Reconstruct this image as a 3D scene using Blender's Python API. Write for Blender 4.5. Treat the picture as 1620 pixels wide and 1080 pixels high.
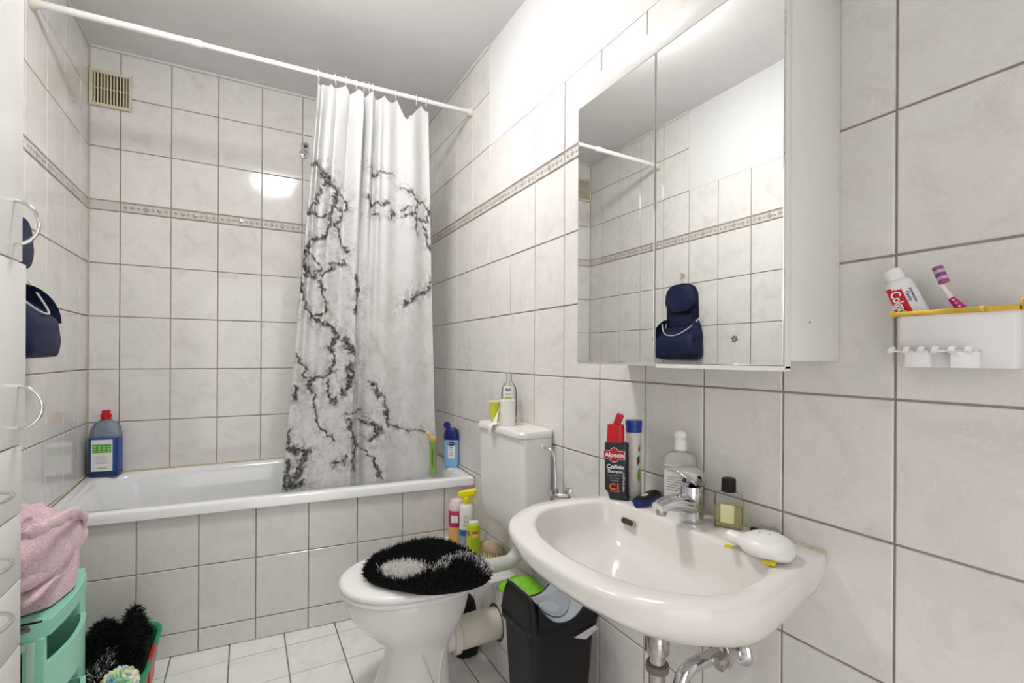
import bpy, bmesh, math, random
import numpy as np
from mathutils import Vector, Matrix, noise
for o in list(bpy.data.objects): bpy.data.objects.remove(o, do_unlink=True)
scene = bpy.context.scene
COL = scene.collection
random.seed(4); RNG = np.random.default_rng(4)
PI = math.pi

# ------------------------------------------------------------------ camera
CAM_H = 1.1711; YAW = math.radians(28.6273); ROLL = math.radians(0.3113); FPX = 767.4834; CY = 563.7415
fwd = Vector((math.sin(YAW), math.cos(YAW), 0))
rt0 = Vector((math.cos(YAW), -math.sin(YAW), 0)); up0 = Vector((0, 0, 1))
rt = rt0*math.cos(ROLL) + up0*math.sin(ROLL); up = up0*math.cos(ROLL) - rt0*math.sin(ROLL)
cd = bpy.data.cameras.new('camera'); cam = bpy.data.objects.new('camera', cd); COL.objects.link(cam)
m = Matrix.Identity(4)
for i in range(3): m[i][0] = rt[i]; m[i][1] = up[i]; m[i][2] = -fwd[i]
m[2][3] = CAM_H
cam.matrix_world = m
cd.sensor_width = 36; cd.lens = 36*FPX/1620; cd.shift_y = (CY-540)/1620; cd.clip_start = .02
scene.camera = cam
CAMP = Vector((0, 0, CAM_H))
def ray(u, v): return fwd + rt*((u-810)/FPX) + up*((CY-v)/FPX)
def on_x(u, v, x): d = ray(u, v); return CAMP + d*(x/d.x)
def on_y(u, v, y): d = ray(u, v); return CAMP + d*(y/d.y)
def on_z(u, v, z): d = ray(u, v); return CAMP + d*((z-CAM_H)/d.z)

# ------------------------------------------------------------------ light and exposure
w = bpy.data.worlds.new('world'); scene.world = w; w.use_nodes = True
bg = w.node_tree.nodes['Background']; bg.inputs[0].default_value = (1.0, .968, .94, 1); bg.inputs[1].default_value = .80
scene.view_settings.view_transform = 'Standard'; scene.view_settings.look = 'None'
scene.view_settings.exposure = 1.53; scene.view_settings.gamma = 1; scene.view_settings.use_curve_mapping = False
LAMP_POWER = 25.5
LAMP_POS = (.19, 1.52, 2.49)

# ------------------------------------------------------------------ room numbers (metres)
XL, XR, YB, YF, ZC = -.6526, .9822, 2.9269, -.80, 2.613
B0 = 1.1002

# ------------------------------------------------------------------ materials
MATS = {}
def mat(name, col, rough=.5, metal=0., spec=.5, trans=0., ior=1.45, emit=0., alpha=1., coat=0., sheen=0., sss=0.):
    if name in MATS: return MATS[name]
    M = bpy.data.materials.new(name); M.use_nodes = True; b = M.node_tree.nodes['Principled BSDF']
    b.inputs['Base Color'].default_value = (*col, 1); b.inputs['Roughness'].default_value = rough
    b.inputs['Metallic'].default_value = metal; b.inputs['Specular IOR Level'].default_value = spec
    b.inputs['Transmission Weight'].default_value = trans; b.inputs['IOR'].default_value = ior
    b.inputs['Coat Weight'].default_value = coat; b.inputs['Sheen Weight'].default_value = sheen
    if sss: b.inputs['Subsurface Weight'].default_value = sss; b.inputs['Subsurface Radius'].default_value = (.01, .01, .01)
    if emit: b.inputs['Emission Color'].default_value = (*col, 1); b.inputs['Emission Strength'].default_value = emit
    b.inputs['Alpha'].default_value = alpha
    MATS[name] = M; return M
def nd(M, t, **k):
    n = M.node_tree.nodes.new(t)
    for a, b in k.items():
        if a in n.inputs: n.inputs[a].default_value = b
        else: setattr(n, a, b)
    return n
def lk(M, a, b): M.node_tree.links.new(a, b)
def ramp(M, stops):
    r = nd(M, 'ShaderNodeValToRGB'); e = r.color_ramp.elements
    while len(e) < len(stops): e.new(.5)
    for el, (p, c) in zip(e, stops): el.position = p; el.color = (*c, 1)
    return r
def coords(M, rnd=True, scale=1.):
    tc = nd(M, 'ShaderNodeTexCoord'); mp = nd(M, 'ShaderNodeVectorMath', operation='ADD'); lk(M, tc.outputs['Object'], mp.inputs[0])
    if rnd:
        oi = nd(M, 'ShaderNodeObjectInfo'); mu = nd(M, 'ShaderNodeVectorMath', operation='SCALE'); mu.inputs[3].default_value = 37.
        cb = nd(M, 'ShaderNodeCombineXYZ')
        for i in range(3): lk(M, oi.outputs['Random'], cb.inputs[i])
        lk(M, cb.outputs[0], mu.inputs[0]); lk(M, mu.outputs[0], mp.inputs[1])
    return mp.outputs[0]
def thin(name, col, diffuse=.12, dcol=None, rough=.05, ior=1.22):   # thin clear plastic or glass wall
    if name in MATS: return MATS[name]
    M = bpy.data.materials.new(name); M.use_nodes = True; M.node_tree.nodes.clear()
    t = nd(M, 'ShaderNodeBsdfTransparent'); t.inputs[0].default_value = (*col, 1)
    d = nd(M, 'ShaderNodeBsdfDiffuse'); d.inputs[0].default_value = (*(dcol or col), 1)
    gl = nd(M, 'ShaderNodeBsdfGlossy'); gl.inputs['Roughness'].default_value = rough
    f = nd(M, 'ShaderNodeFresnel'); f.inputs[0].default_value = ior
    m1 = nd(M, 'ShaderNodeMixShader'); m1.inputs[0].default_value = diffuse; m2 = nd(M, 'ShaderNodeMixShader'); o = nd(M, 'ShaderNodeOutputMaterial')
    lk(M, t.outputs[0], m1.inputs[1]); lk(M, d.outputs[0], m1.inputs[2]); lk(M, f.outputs[0], m2.inputs[0]); lk(M, m1.outputs[0], m2.inputs[1]); lk(M, gl.outputs[0], m2.inputs[2]); lk(M, m2.outputs[0], o.inputs[0])
    MATS[name] = M; return M
def noisy(name, c1, c2, scale=12., rough=.5, detail=5., dist=.6, bump=0., bscale=None, lo=.35, hi=.65, rnd=True, **k):
    if name in MATS: return MATS[name]
    M = mat(name, c1, rough, **k); b = M.node_tree.nodes['Principled BSDF']; co = coords(M, rnd)
    n = nd(M, 'ShaderNodeTexNoise', Scale=scale, Detail=detail, Distortion=dist, Roughness=.6); lk(M, co, n.inputs['Vector'])
    r = ramp(M, [(lo, c1), (hi, c2)]); lk(M, n.outputs['Fac'], r.inputs[0]); lk(M, r.outputs[0], b.inputs['Base Color'])
    if bump:
        n2 = nd(M, 'ShaderNodeTexNoise', Scale=bscale or scale*4, Detail=3.); lk(M, co, n2.inputs['Vector'])
        bp = nd(M, 'ShaderNodeBump', Strength=bump, Distance=.004); lk(M, n2.outputs['Fac'], bp.inputs['Height']); lk(M, bp.outputs[0], b.inputs['Normal'])
    return M
def tile_mat(name, base, tint, rough, scale):
    M = mat(name, base, rough, spec=.5); b = M.node_tree.nodes['Principled BSDF']; co = coords(M)
    n = nd(M, 'ShaderNodeTexNoise', Scale=scale, Detail=7., Distortion=1.4, Roughness=.62); lk(M, co, n.inputs['Vector'])
    r = ramp(M, [(.30, tint), (.48, base), (.72, tuple(min(1, c*1.05) for c in base))]); lk(M, n.outputs['Fac'], r.inputs[0])
    v = nd(M, 'ShaderNodeTexNoise', Scale=scale*1.6, Detail=6., Distortion=2.5); lk(M, co, v.inputs['Vector'])
    r2 = ramp(M, [(.478, (0, 0, 0)), (.50, (1, 1, 1)), (.522, (0, 0, 0))]); lk(M, v.outputs['Fac'], r2.inputs[0])
    sc = nd(M, 'ShaderNodeMath', operation='MULTIPLY'); sc.inputs[1].default_value = .42; lk(M, r2.outputs[0], sc.inputs[0])
    mx = nd(M, 'ShaderNodeMix', data_type='RGBA'); lk(M, sc.outputs[0], mx.inputs[0]); lk(M, r.outputs[0], mx.inputs[6])
    mx.inputs[7].default_value = (*[min(1, c*1.12) for c in base], 1); lk(M, mx.outputs[2], b.inputs['Base Color'])
    n3 = nd(M, 'ShaderNodeTexNoise', Scale=9., Detail=1.); lk(M, co, n3.inputs['Vector'])
    bp = nd(M, 'ShaderNodeBump', Strength=.10, Distance=.004); lk(M, n3.outputs['Fac'], bp.inputs['Height']); lk(M, bp.outputs[0], b.inputs['Normal'])
    return M
M_TILE = tile_mat('wall_tile_glaze', (.745, .725, .702), (.675, .650, .622), .10, 7.)
M_PTILE = tile_mat('apron_tile_glaze', (.71, .695, .665), (.66, .645, .612), .16, 7.)
M_FTILE = tile_mat('floor_tile_glaze', (.84, .825, .815), (.76, .74, .73), .22, 9.)
M_GROUT = noisy('grout', (.27, .225, .18), (.38, .33, .275), 14., .85)
M_FGROUT = noisy('floor_grout', (.13, .115, .10), (.24, .215, .19), 14., .85)
M_PAINT = noisy('white_paint', (.72, .72, .715), (.70, .70, .695), 30., .85, bump=.15, bscale=240.)
M_CEIL = noisy('ceiling_paint', (.79, .78, .775), (.75, .74, .735), 5., .9, bump=.10, bscale=260.)
M_BORDER = noisy('border_glaze', (.66, .63, .59), (.58, .545, .51), 40., .16)
M_MOTIF = noisy('border_motif_glaze', (.27, .245, .22), (.56, .54, .52), 120., .2)
M_CERAM = mat('sanitary_ceramic', (.80, .78, .75), .10, coat=.3)
M_ENAMEL = mat('white_enamel', (.84, .85, .86), .10, coat=.3)
M_PLASW = mat('white_plastic', (.85, .84, .83), .28)
M_PLASG = mat('cistern_plastic', (.84, .83, .815), .28)
M_LACQ = noisy('white_lacquer', (.80, .785, .77), (.765, .75, .735), 3., .28)
M_CHROME = mat('chrome', (.72, .72, .73), .07, metal=1.)
M_DCHROME = noisy('worn_chrome', (.55, .53, .50), (.36, .33, .30), 60., .22, metal=1.)
M_MIRROR = mat('mirror_silver', (.90, .91, .905), .0, metal=1.)
M_BLACK = mat('black_plastic', (.007, .007, .0075), .45, spec=.35)
M_GOLD = mat('gold_plating', (.85, .58, .10), .14, metal=1.)
M_TEXTW = mat('white_print', (.85, .85, .85), .5)
M_TEXTK = mat('dark_print', (.05, .05, .06), .5)
M_SIL = noisy('yellowed_silicone', (.62, .53, .34), (.72, .66, .54), 60., .5)

# ------------------------------------------------------------------ geometry helpers
class G:
    def __init__(s): s.v = []; s.f = []
    def add(s, v, f):
        n = len(s.v); s.v += [Vector(p) for p in v]; s.f += [tuple(i+n for i in q) for q in f]; return s
    def box(s, a, b):
        x0, y0, z0 = a; x1, y1, z1 = b
        return s.add([(x0,y0,z0),(x1,y0,z0),(x1,y1,z0),(x0,y1,z0),(x0,y0,z1),(x1,y0,z1),(x1,y1,z1),(x0,y1,z1)],
                     [(0,3,2,1),(4,5,6,7),(0,1,5,4),(1,2,6,5),(2,3,7,6),(3,0,4,7)])
    def loft(s, loops, cap0=True, cap1=True):
        n = len(loops[0]); v = [p for l in loops for p in l]; f = []
        for k in range(len(loops)-1):
            for i in range(n):
                j = (i+1) % n; f.append((k*n+i, k*n+j, (k+1)*n+j, (k+1)*n+i))
        if cap0: f.append(tuple(range(n))[::-1])
        if cap1: f.append(tuple((len(loops)-1)*n+i for i in range(n)))
        return s.add(v, f)
    def lathe(s, prof, c=(0,0,0), seg=24, sx=1., sy=1., power=2., cap=True):
        loops = []
        for r, z in prof:
            l = []
            for i in range(seg):
                a = 2*PI*i/seg; ca, sa = math.cos(a), math.sin(a)
                e = 2./power
                px = math.copysign(abs(ca)**e, ca); py = math.copysign(abs(sa)**e, sa)
                l.append((c[0]+r*sx*px, c[1]+r*sy*py, c[2]+z))
            loops.append(l)
        return s.loft(loops, cap, cap)
    def tube(s, path, r, seg=12, cap=True):
        P = [Vector(p) for p in path]; n = len(P); R = r if hasattr(r, '__len__') else [r]*n
        T = [(P[min(i+1, n-1)]-P[max(i-1, 0)]).normalized() for i in range(n)]
        a = Vector((0,0,1)) if abs(T[0].z) < .9 else Vector((1,0,0))
        N = (a - T[0]*a.dot(T[0])).normalized(); loops = []
        for i in range(n):
            N = (N - T[i]*N.dot(T[i])).normalized(); Bn = T[i].cross(N)
            loops.append([P[i] + (N*math.cos(2*PI*k/seg) + Bn*math.sin(2*PI*k/seg))*R[i] for k in range(seg)])
        return s.loft(loops, cap, cap)
    def prism(s, pts, z0, z1):
        return s.loft([[(x, y, z0) for x, y in pts], [(x, y, z1) for x, y in pts]])
    def sphere(s, c, r, seg=16, rings=10, sc=(1,1,1)):
        prof = []
        loops = []
        for k in range(1, rings):
            th = PI*k/rings
            loops.append([(c[0]+r*sc[0]*math.sin(th)*math.cos(2*PI*i/seg), c[1]+r*sc[1]*math.sin(th)*math.sin(2*PI*i/seg), c[2]-r*sc[2]*math.cos(th)) for i in range(seg)])
        return s.loft(loops)
    def grid(s, rows, closed=False):
        n = len(rows[0]); v = [p for r in rows for p in r]; f = []
        for k in range(len(rows)-1):
            for i in range(n if closed else n-1):
                j = (i+1) % n; f.append((k*n+i, k*n+j, (k+1)*n+j, (k+1)*n+i))
        return s.add(v, f)
    def xf(s, M): s.v = [M @ p for p in s.v]; return s
    def obj(s, name, material, parent=None, bev=0., seg=2, ang=40., solid=0., subd=0, fix=True):
        me = bpy.data.meshes.new(name); me.from_pydata([tuple(p) for p in s.v], [], s.f)
        bm = bmesh.new(); bm.from_mesh(me)
        if fix: bmesh.ops.recalc_face_normals(bm, faces=bm.faces)
        if bev:
            ed = [e for e in bm.edges if len(e.link_faces) == 2 and e.calc_face_angle(0) > math.radians(30)]
            bmesh.ops.bevel(bm, geom=ed, offset=bev, segments=seg, profile=.5, affect='EDGES', clamp_overlap=True)
        if solid: bmesh.ops.solidify(bm, geom=bm.faces[:], thickness=solid)
        bm.to_mesh(me); bm.free()
        return link(name, me, material, parent, ang, subd)
def link(name, me, material, parent=None, ang=40., subd=0):
    o = bpy.data.objects.new(name, me); COL.objects.link(o)
    if material is not None and not me.materials:
        me.materials.append(material)
    if len(me.polygons):
        me.polygons.foreach_set('use_smooth', [True]*len(me.polygons)); me.set_sharp_from_angle(angle=math.radians(ang))
    if parent: o.parent = parent
    if subd:
        md = o.modifiers.new('subdivision', 'SUBSURF'); md.levels = subd; md.render_levels = subd
    return o
def tag(o, label, cat, group=None):
    o['label'] = label; o['category'] = cat
    if group: o['group'] = group
    return o
def thing(name, label, cat, loc=(0,0,0), rz=0., group=None):
    o = bpy.data.objects.new(name, None); COL.objects.link(o); o.empty_display_size = .02
    o.location = loc; o.rotation_euler = (0, 0, rz); return tag(o, label, cat, group)
def struct(o): o['kind'] = 'structure'; return o
def text(body, size, material, parent, M, name='lettering', sx=1., ext=.0003, align='CENTER', bold=0.):
    cu = bpy.data.curves.new('t', 'FONT'); cu.body = body; cu.size = size; cu.extrude = ext; cu.align_x = align; cu.align_y = 'CENTER'; cu.resolution_u = 3
    cu.offset = bold
    t = bpy.data.objects.new('t', cu); COL.objects.link(t); bpy.context.view_layer.update()
    me = bpy.data.meshes.new_from_object(t.evaluated_get(bpy.context.evaluated_depsgraph_get()))
    bpy.data.objects.remove(t, do_unlink=True)
    me.transform(M @ Matrix.Diagonal((sx, 1, 1, 1))); me.name = name
    me.materials.clear(); me.materials.append(material)
    o = bpy.data.objects.new(name, me); COL.objects.link(o); o.parent = parent; return o
def frame(o, xdir, ydir):      # matrix whose local x/y are the given world directions
    x = Vector(xdir).normalized(); y = Vector(ydir); y = (y - x*y.dot(x)).normalized(); z = x.cross(y)
    M = Matrix.Identity(4)
    for i in range(3): M[i][0] = x[i]; M[i][1] = y[i]; M[i][2] = z[i]; M[i][3] = o[i]
    return M
def rrect(x0, x1, y0, y1, r, n=5):
    pts = []
    for cx, cy, a0 in ((x1-r, y1-r, 0), (x0+r, y1-r, 90), (x0+r, y0+r, 180), (x1-r, y0+r, 270)):
        for k in range(n+1):
            a = math.radians(a0+90*k/n); pts.append((cx+r*math.cos(a), cy+r*math.sin(a)))
    return pts
def arc(c, r, a0, a1, n, ux, uy):
    ux, uy, c = Vector(ux), Vector(uy), Vector(c)
    return [c + ux*(r*math.cos(math.radians(a0+(a1-a0)*k/n))) + uy*(r*math.sin(math.radians(a0+(a1-a0)*k/n))) for k in range(n+1)]

# ------------------------------------------------------------------ tiles: every tile is a piece of its own
TM = {}
def tile_mesh(wd, ht, material, th=.006):
    key = (round(wd, 3), round(ht, 3), material.name)
    if key not in TM:
        c = .0016; x, y = wd/2, ht/2
        v = [(-x,-y,-th),(x,-y,-th),(x,y,-th),(-x,y,-th),(-x,-y,-c),(x,-y,-c),(x,y,-c),(-x,y,-c),(-x+c,-y+c,0),(x-c,-y+c,0),(x-c,y-c,0),(-x+c,y-c,0)]
        f = [(8,9,10,11)] + [(i, (i+1)%4, 4+(i+1)%4, 4+i) for i in range(4)] + [(4+i, 4+(i+1)%4, 8+(i+1)%4, 8+i) for i in range(4)]
        me = bpy.data.meshes.new('tile'); me.from_pydata(v, [], f); me.materials.append(material); TM[key] = me
    return TM[key]
GAP = .0042
def put_tile(parent, base, a0, a1, b0, b1, material, name='tile', gap=GAP):
    wd, ht = a1-a0-gap, b1-b0-gap
    if wd < .006 or ht < .006: return None
    o = bpy.data.objects.new(name, tile_mesh(wd, ht, material)); COL.objects.link(o); o.parent = parent
    j = Matrix.Translation(((a0+a1)/2, (b0+b1)/2, random.uniform(-.0004, .0004))) @ Matrix.Rotation(random.gauss(0, .0012), 4, 'X') @ Matrix.Rotation(random.gauss(0, .0012), 4, 'Y')
    o.matrix_basis = base @ j; return o
def cuts(lo, hi, org, pitch):
    k = math.ceil((lo-org)/pitch - 1e-6); r = [lo]
    while org+k*pitch < hi-1e-6:
        x = org+k*pitch
        if x > lo+1e-6: r.append(x)
        k += 1
    return r+[hi]
mot = G()
for dx, s in ((0, .0165), (.053, .0125), (-.053, .0125), (.028, .0085), (-.028, .0085), (.080, .0095), (-.080, .0095)):
    mot.add([(dx-s,0,.0002),(dx,-s,.0002),(dx+s,0,.0002),(dx,s,.0002),(dx,0,.0022)], [(0,1,4),(1,2,4),(2,3,4),(3,0,4)])
for y in (-.0185, .0185): mot.box((-.097, y-.0012, 0), (.097, y+.0012, .0012))
MOT = bpy.data.meshes.new('border_motif'); MOT.from_pydata([tuple(p) for p in mot.v], [], mot.f); MOT.materials.append(M_MOTIF)
ZR = [B0-1.1002, B0-1., B0-.75, B0-.5, B0-.25, B0, B0+.25, B0+.5, B0+.75]
ZR2 = [B0+.7965, B0+1.0465, B0+1.2965, ZC]
def wall_tiles(parent, base, cols, zmin, ztop):
    for a0, a1 in zip(cols[:-1], cols[1:]):
        top = ztop((a0+a1)/2)
        for z0, z1 in list(zip(ZR[:-1], ZR[1:])) + list(zip(ZR2[:-1], ZR2[1:])):
            z0c = max(z0, zmin)
            if z1-z0c < .012 or z1 > top+.01: continue
            put_tile(parent, base, a0, a1, z0c, z1, M_TILE)
        if True:
            b = put_tile(parent, base, a0, a1, B0+.75, B0+.7965, M_BORDER, 'border_tile')
            if b and a1-a0 > .19:
                mo = bpy.data.objects.new('motif', MOT); COL.objects.link(mo); mo.parent = b

DEPTH = .006
# back wall
wb = struct(G().box((XL-.12, YB+DEPTH*.5, 0), (XR+.12, YB+.12, ZC)).obj('wall_back', M_GROUT))
wall_tiles(wb, frame((0, YB, 0), (1,0,0), (0,0,1)), cuts(XL, XR, -.5351, .2), .545, lambda a: ZC)
# right wall (local a = -y so that the tiles face into the room)
STEP_R, STEP_L, ZT = 2.029, 1.998, B0+1.0465
wr = struct(G().box((XR+DEPTH*.5, YF-.12, 0), (XR+.12, YB+.003, ZC)).obj('wall_right', M_GROUT))
cr = [-c for c in cuts(.0186, YB, .4186, .2)][::-1]
wall_tiles(wr, frame((XR, 0, 0), (0,-1,0), (0,0,1)), cr, 0., lambda a: ZC if -a > STEP_R-.02 else ZT)
G().box((XR-.0005, YF, ZT-.0022), (XR+.01, STEP_R-.003, ZC)).obj('plaster', M_PAINT, wr)
G().box((XR-.0015, STEP_R-.016, ZT), (XR+.01, STEP_R+.0, ZC)).obj('plaster_edge', M_PAINT, wr, bev=.001)
G().box((XR+.001, YF, 0), (XR+.01, .0186, ZT+.001)).obj('plaster', M_PAINT, wr)
# left wall
wl = struct(G().box((XL-.12, YF-.12, 0), (XL-DEPTH*.5, YB+.003, ZC)).obj('wall_left', M_GROUT))
wall_tiles(wl, frame((XL, 0, 0), (0,1,0), (0,0,1)), cuts(.598, YB, 1.998, .2), 0., lambda a: ZC if a > STEP_L-.02 else ZT)
G().box((XL-.01, YF, ZT-.0022), (XL+.0005, STEP_L-.003, ZC)).obj('plaster', M_PAINT, wl)
G().box((XL-.01, STEP_L-.016, ZT), (XL+.0015, STEP_L, ZC)).obj('plaster_edge', M_PAINT, wl, bev=.001)
G().box((XL-.01, YF, 0), (XL-.001, .598, ZT+.001)).obj('plaster', M_PAINT, wl)
# wall behind the camera with an open doorway
DX0, DX1, DZ = -.52, .52, 2.02
wf = G().box((XL-.12, YF-.12, 0), (DX0, YF, ZC)).box((DX1, YF-.12, 0), (XR+.12, YF, ZC)).box((DX0, YF-.12, DZ), (DX1, YF, ZC))
struct(wf.obj('wall_front', M_PAINT))
# ceiling and cornice
struct(G().box((XL-.12, YF-.12, ZC), (XR+.12, YB+.12, ZC+.1)).obj('ceiling', M_CEIL))
for nm, a, b in (('trim_1', (XL, YB-.012, ZC-.012), (XR, YB+.002, ZC+.002)), ('trim_2', (XR-.010, STEP_R, ZC-.010), (XR+.002, YB-.012, ZC+.002)), ('trim_3', (XL-.002, STEP_L, ZC-.010), (XL+.010, YB-.012, ZC+.002))):
    struct(G().box(a, b).obj(nm, M_PAINT, bev=.004))
for nm, x in (('trim_4', XL+.002), ('trim_5', XR-.002)):
    struct(G().tube([(x, YB-.002, .60), (x, YB-.002, ZC-.01)], .004, 6).obj(nm, noisy('corner_joint', (.45, .38, .30), (.55, .49, .42), 30., .7)))

# tub apron: slightly skew to the room
AY = lambda x: 2.272-.075*(x+.165)
APA = math.atan(.075)
fl = struct(G().box((XL-.1, YF-.12, -.1), (XR+.1, YB+.1, -.003)).obj('floor', M_FGROUT))
fx = cuts(XL, .826, -.2555, .1988); fy = cuts(.35, 2.26, 2.151, .2012)
fb = frame((0, 0, 0), (1,0,0), (0,1,0))
for a0, a1 in zip(fx[:-1], fx[1:]):
    for b0, b1 in zip(fy[:-1], fy[1:]):
        if b1 > 2.2: b1 = AY(a0)+.004
        put_tile(fl, fb, a0, a1, b0, b1, M_FTILE)
for a0, a1 in ((.826, XR),):
    for b0, b1 in zip(fy[:-1], fy[1:]):
        if b1 < 1.40: put_tile(fl, fb, a0, a1, b0, b1, M_FTILE)
G().box((XL, YF, -.05), (XR, .35, 0)).obj('threshold', M_FTILE, fl)
ca = math.cos(APA)
ap = struct(G().add([(XL, AY(XL)+.003, 0), (XR, AY(XR)+.003, 0), (XR, AY(XR)+.025, 0), (XL, AY(XL)+.025, 0), (XL, AY(XL)+.003, .55), (XR, AY(XR)+.003, .55), (XR, AY(XR)+.025, .55), (XL, AY(XL)+.025, .55)],
   [(0,3,2,1),(4,5,6,7),(0,1,5,4),(1,2,6,5),(2,3,7,6),(3,0,4,7)]).obj('wall_bath', M_GROUT))
apb = frame((0, AY(0), 0), (1, -.075, 0), (0, 0, 1))
ax = [c/ca for c in cuts(XL, XR, -.165, .2)]
for a0, a1 in zip(ax[:-1], ax[1:]):
    for z0, z1 in ((.0, .0877), (.0877, .3377), (.3377, .551)):
        put_tile(ap, apb, a0, a1, z0, z1, M_PTILE)
# pipe ledge along the right wall behind the toilet
LX, LZ, LY0 = .823, .305, 1.395
ld = struct(G().box((LX+.003, LY0+.003, 0), (XR+.002, AY(.9)-.003, LZ-.003)).obj('wall_ledge', M_GROUT))
lcol = [-c for c in cuts(LY0, AY(LX), 1.617, .2)][::-1]
for a0, a1 in zip(lcol[:-1], lcol[1:]):
    for z0, z1 in ((0, .102), (.102, LZ)):
        put_tile(ld, frame((LX, 0, 0), (0,-1,0), (0,0,1)), a0, a1, z0, z1, M_TILE)
    put_tile(ld, frame((0, 0, LZ), (1,0,0), (0,1,0)), LX, XR, -a1, -a0, M_FTILE)
for z0, z1 in ((0, .102), (.102, LZ)): put_tile(ld, frame((0, LY0, 0), (1,0,0), (0,0,1)), LX, XR, z0, z1, M_TILE)

# ------------------------------------------------------------------ ceiling lamp (out of frame, seen as reflections)
lp = thing('ceiling_lamp', 'round white glass ceiling lamp above the middle of the room', 'lamp', (LAMP_POS[0], LAMP_POS[1], ZC))
G().lathe([(.001,0),(.12,0),(.125,-.02),(.163,-.028),(.166,-.046),(.158,-.048),(.15,-.032),(.001,-.03)], seg=32).obj('base', M_PLASW, lp)  # wide rim added to keep the lamp's glow off the ceiling
G().lathe([(.15,-.03),(.158,-.045),(.15,-.075),(.12,-.10),(.07,-.117),(.001,-.122)], seg=32).obj('shade', mat('lamp_glass', (1, .985, .962), .3, emit=LAMP_POWER), lp)

# ================================================================== BATHTUB
def rimz(y): return .586+.026*(y-2.25)/.67
tb = thing('bathtub', 'white enamel bathtub built in behind the tiled apron', 'bathtub', (0, 0, 0))
FY = lambda x: AY(x)-.016
def tub_outline(ins, zf, r, front=None):
    fi = ins if front is None else front
    x0, x1 = XL+.003+ins, XR-.003-ins; pts = rrect(0, 1, 0, 1, .5, 8); out = []
    for cx, cy, sx, sy, a0 in ((x1-r, YB-.003-ins-r, 1, 1, 0), (x0+r, YB-.003-ins-r, -1, 1, 90), (x0+r, None, -1, -1, 180), (x1-r, None, 1, -1, 270)):
        for k in range(9):
            a = math.radians(a0+90*k/8); x = cx+r*math.cos(a)
            if cy is None: y = FY(x)+fi+r+r*math.sin(a)
            else: y = cy+r*math.sin(a)
            out.append((x, y, zf if zf < .5 else rimz(y)+zf-.6))
    return out
def scaled(l, kx, ky, z):
    cx, cy = (XL+XR)/2+.02, 2.60
    return [(cx+(x-cx)*kx, cy+(y-cy)*ky, z) for x, y, _ in l]
g = G()
base = tub_outline(.055, .6, .13, .05)
g.loft([tub_outline(.0, .560, .004), tub_outline(0, .590, .004), tub_outline(.004, .598, .005), tub_outline(.010, .600, .006), tub_outline(.048, .600, .12, .043),
        tub_outline(.055, .594, .13, .05), tub_outline(.062, .578, .135, .056), scaled(base, .95, .93, .50), scaled(base, .89, .87, .36), scaled(base, .84, .82, .25), scaled(base, .76, .72, .205), scaled(base, .4, .4, .198)], cap0=False)
g.obj('shell', M_ENAMEL, tb, ang=50)
struct(G().tube([(XL, YB-.001, rimz(YB)+.001), (XR, YB-.001, rimz(YB)+.001)], .004, 6).obj('trim_6', M_SIL))
struct(G().tube([(XL+.001, FY(XL), rimz(2.25)+.001), (XL+.001, YB, rimz(YB)+.001)], .004, 6).obj('trim_7', M_SIL))
struct(G().tube([(XR-.001, FY(XR), rimz(2.2)+.001), (XR-.001, YB, rimz(YB)+.001)], .004, 6).obj('trim_8', M_SIL))

# ================================================================== CURTAIN ROD AND CURTAIN
RY, RZ0, RZ1 = 2.237, 2.369, 2.393
rz = lambda x: RZ0+(RZ1-RZ0)*(x-XL)/(XR-XL)
rod = thing('curtain_rod', 'white telescopic shower curtain rod spanning the tub', 'curtain rod', (0, 0, 0))
G().tube([(XL, RY, rz(XL)), (-.178, RY, rz(-.178))], .0125, 16).obj('outer_tube', M_PLASW, rod)
G().tube([(-.178, RY, rz(-.178)), (XR, RY, rz(XR))], .0105, 16).obj('inner_tube', mat('rod_lacquer', (.80, .80, .80), .2), rod)
G().tube([(-.198, RY, rz(-.198)), (-.158, RY, rz(-.158))], .0150, 16).obj('sleeve', M_PLASW, rod, bev=.002)
for x, s in ((XL+.001, 1), (XR-.001, -1)):
    G().tube([(x, RY, rz(x)), (x+s*.006, RY, rz(x)), (x+s*.022, RY, rz(x))], [.024, .023, .015], 18).obj('end_cap', mat('ivory_rubber', (.72, .70, .60), .5), rod)

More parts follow.
